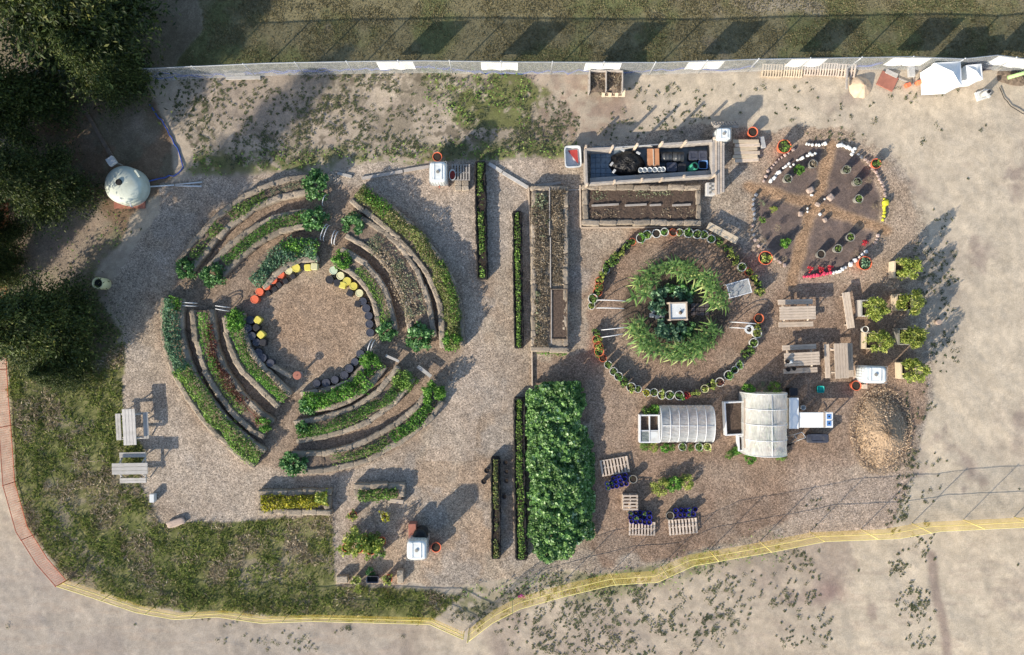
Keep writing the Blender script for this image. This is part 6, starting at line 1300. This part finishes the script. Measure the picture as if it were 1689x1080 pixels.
for i, (px, py, s, k, l) in enumerate([(122, 532, (1.0, 1.0, 1.02), 0, 'conifer at the left edge beside the open barrel'), (106, 318, (.85, .85, .9), 1, 'conifer left of the large tank'), (28, 452, (.4, .4, .5), 0, 'small conifer between the two left ones at the edge'),
                                       (180, 60, (1.6, 1.6, 1.3), 1, 'largest conifer in the upper left corner'), (-40, 330, (1.0, 1.0, 1.0), 0, 'conifer just past the left edge that shades the brown ground'), (20, 395, (.6, .6, .85), 1, 'slim conifer at the left edge above the orange fence'), (60, 190, (.95, .95, .9), 0, 'conifer below the corner one at the left edge'), (215, 140, (.7, .7, .75), 1, 'conifer at the left end of the chain link fence'), (130, 610, (.5, .5, .45), 0, 'low conifer below the one by the open barrel'), (95, 560, (.7, .7, .6), 1, 'conifer at the left edge above the grass')]):
    x, y = W(px, py); t = thing('conifer_tree', (x, y, 0), 'dark green ' + l, 'tree', 'conifers along the left edge', i * 1.3); t.scale = s; cr, tr = (T1, T2)[k]; link('trunk', tr, t); link('crown', cr, t)

# ---- grass and weeds ---------------------------------------------------------------------------------------------------------------------------
r = np.random.RandomState(42)
def scatter(N, x0, x1, y0, y1): return x0 + r.rand(N) * (x1 - x0), y0 + r.rand(N) * (y1 - y0)
px, py = scatter(110000, 0, 780, 540, 1050); Dd = ground_fields(px, py); dn_ = fbm(px, py, 22, 401, 4); keep = (Dd['grassL'] > .5) & (r.rand(len(px)) < sstep(.28, .62, dn_ * .8 + .2 * r.rand(len(px)))); px, py = px[keep], py[keep]
P = np.stack([(px - 844.5) / S, (540 - py) / S, np.full(len(px), -.03)], 1); dryg = fbm(px, py, 45, 403, 4) + .10 * r.rand(len(px)) > .545
V_, F_ = blades(P[dryg], .12, .05, 1.6); lab(link('dry_grass', npmesh('dry_grass', V_, F_, M['dry'])), 'straw coloured dry grass patches in the lower left', None, kind='stuff')
P = P[~dryg]; V_, F_ = blades(P, .12, .06, 1.5)
lab(link('grass', npmesh('grass', V_, F_, M['grassblade'])), 'rough long grass between the left fence and the chip area', None, kind='stuff')
px, py = scatter(120000, 200, 1750, -60, 120); Dd = ground_fields(px, py); keep = (Dd['top'] > .5) & (r.rand(len(px)) < .25 + .75 * sstep(.35, .6, fbm(px, py, 30, 411, 4))); px, py = px[keep], py[keep]
P = np.stack([(px - 844.5) / S, (540 - py) / S, np.full(len(px), -.03)], 1); V_, F_ = blades(P, .05, .05, 1.2)
lab(link('mown_grass', npmesh('mown_grass', V_, F_, M['mown'])), 'mown dry grass beyond the chain link fence', None, kind='stuff')
px, py = scatter(60000, 0, 1300, 110, 990); Dd = ground_fields(px, py); dn_ = fbm(px, py, 18, 421, 4)
keep = (r.rand(len(px)) < np.clip(Dd['stripT'] * 1.2 + Dd['weedT'] + Dd['weedB'] * .8 + Dd['treef'] * .35 * (py > 300), 0, 1) * sstep(.35, .55, dn_)); px, py = px[keep], py[keep]
P = np.stack([(px - 844.5) / S, (540 - py) / S, np.full(len(px), .03)], 1) + r.rand(len(px), 3) * [0, 0, .10]; V_, F_ = leaves(P, .12, .5, .5)
lab(link('low_weeds', npmesh('low_weeds', V_, F_, M['hedge'])), 'low green weeds along the fence and the chip edges', None, kind='stuff')
# round tufts on the sand, denser in bands
px, py = scatter(80000, 0, 1689, 110, 1080); Dd = ground_fields(px, py)
den = np.zeros(len(px)); den = np.maximum(den, Dd['scrub'] * 1.0 * sstep(.36, .56, fbm(px, py, 60, 431)) + Dd['scrub'] * .25)
def blob(x_, y_, rx, ry, d_):
    global den; den = np.maximum(den, d_ * np.clip(1.25 - ((px - x_) / rx) ** 2 - ((py - y_) / ry) ** 2, 0, 1))
for q in [(1110, 190, 110, 35, .16), (1050, 210, 60, 30, .2), (1300, 160, 70, 40, .10), (1420, 190, 80, 25, .08), (1490, 155, 60, 14, .10), (1560, 150, 20, 10, .3), (1540, 235, 30, 30, .12), (1630, 205, 25, 14, .12), (1380, 225, 50, 10, .4), (980, 1010, 170, 80, .55), (1180, 990, 70, 80, .32), (1060, 1050, 120, 60, .4),
          (1310, 960, 55, 60, .38), (1330, 1040, 50, 50, .16), (1480, 830, 20, 60, .8), (1483, 920, 18, 40, .6), (1515, 900, 30, 40, .25), (1510, 1000, 32, 40, .4), (1520, 1050, 30, 30, .25), (1500, 740, 16, 60, .55), (1520, 660, 25, 40, .35), (1555, 560, 30, 60, .22), (1540, 450, 40, 60, .3), (1545, 380, 25, 40, .18), (1340, 850, 40, 30, .2), (1540, 800, 30, 50, .1), (900, 1060, 60, 30, .4),
          (800, 1010, 60, 40, .5), (300, 1030, 110, 12, .10), (450, 1060, 100, 20, .15), (560, 1045, 120, 16, .15), (1100, 150, 200, 14, .15)]: blob(*q)
den = den * (.2 + 1.25 * sstep(.42, .62, fbm(px, py, 24, 433, 3)))
den = den * (1 - Dd['top']) * (1 - Dd['grassL']) * (1 - .93 * (Dd['chips'] * (px < 1330))) * (1 - Dd['soilw']); den = np.maximum(den, .0010 * (1 - Dd['chips']) * (1 - Dd['top']))
fe = py > np.interp(px, [0, 95, 240, 440, 715, 770, 850, 1010, 1145, 1361, 1553, 1689], [835, 965, 1008, 1030, 1036, 1060, 1005, 965, 933, 893, 876, 869])
den = np.where((px < 700) & ~fe & (py > 560), 0, den)
keep = r.rand(len(px)) < den; px, py = px[keep], py[keep]; nT = len(px); K = 12; sz = (.022 + .07 * r.rand(nT) ** 2.6)
Pc = np.stack([(px - 844.5) / S, (540 - py) / S, np.full(nT, -.01)], 1); P = np.repeat(Pc, K, 0); s_ = np.repeat(sz, K)[:, None]; q = r.randn(nT * K, 3); q[:, 2] = np.abs(q[:, 2]) * .8
P = P + q * s_ * np.array([.9, .9, .28]); V_, F_ = leaves(P, .06, .75, .85)
lab(link('weed_tufts', npmesh('weed_tufts', V_, F_, M['weed'])), 'small dark weed tufts dotted over the sand', None, kind='stuff')
print('tufts', nT)
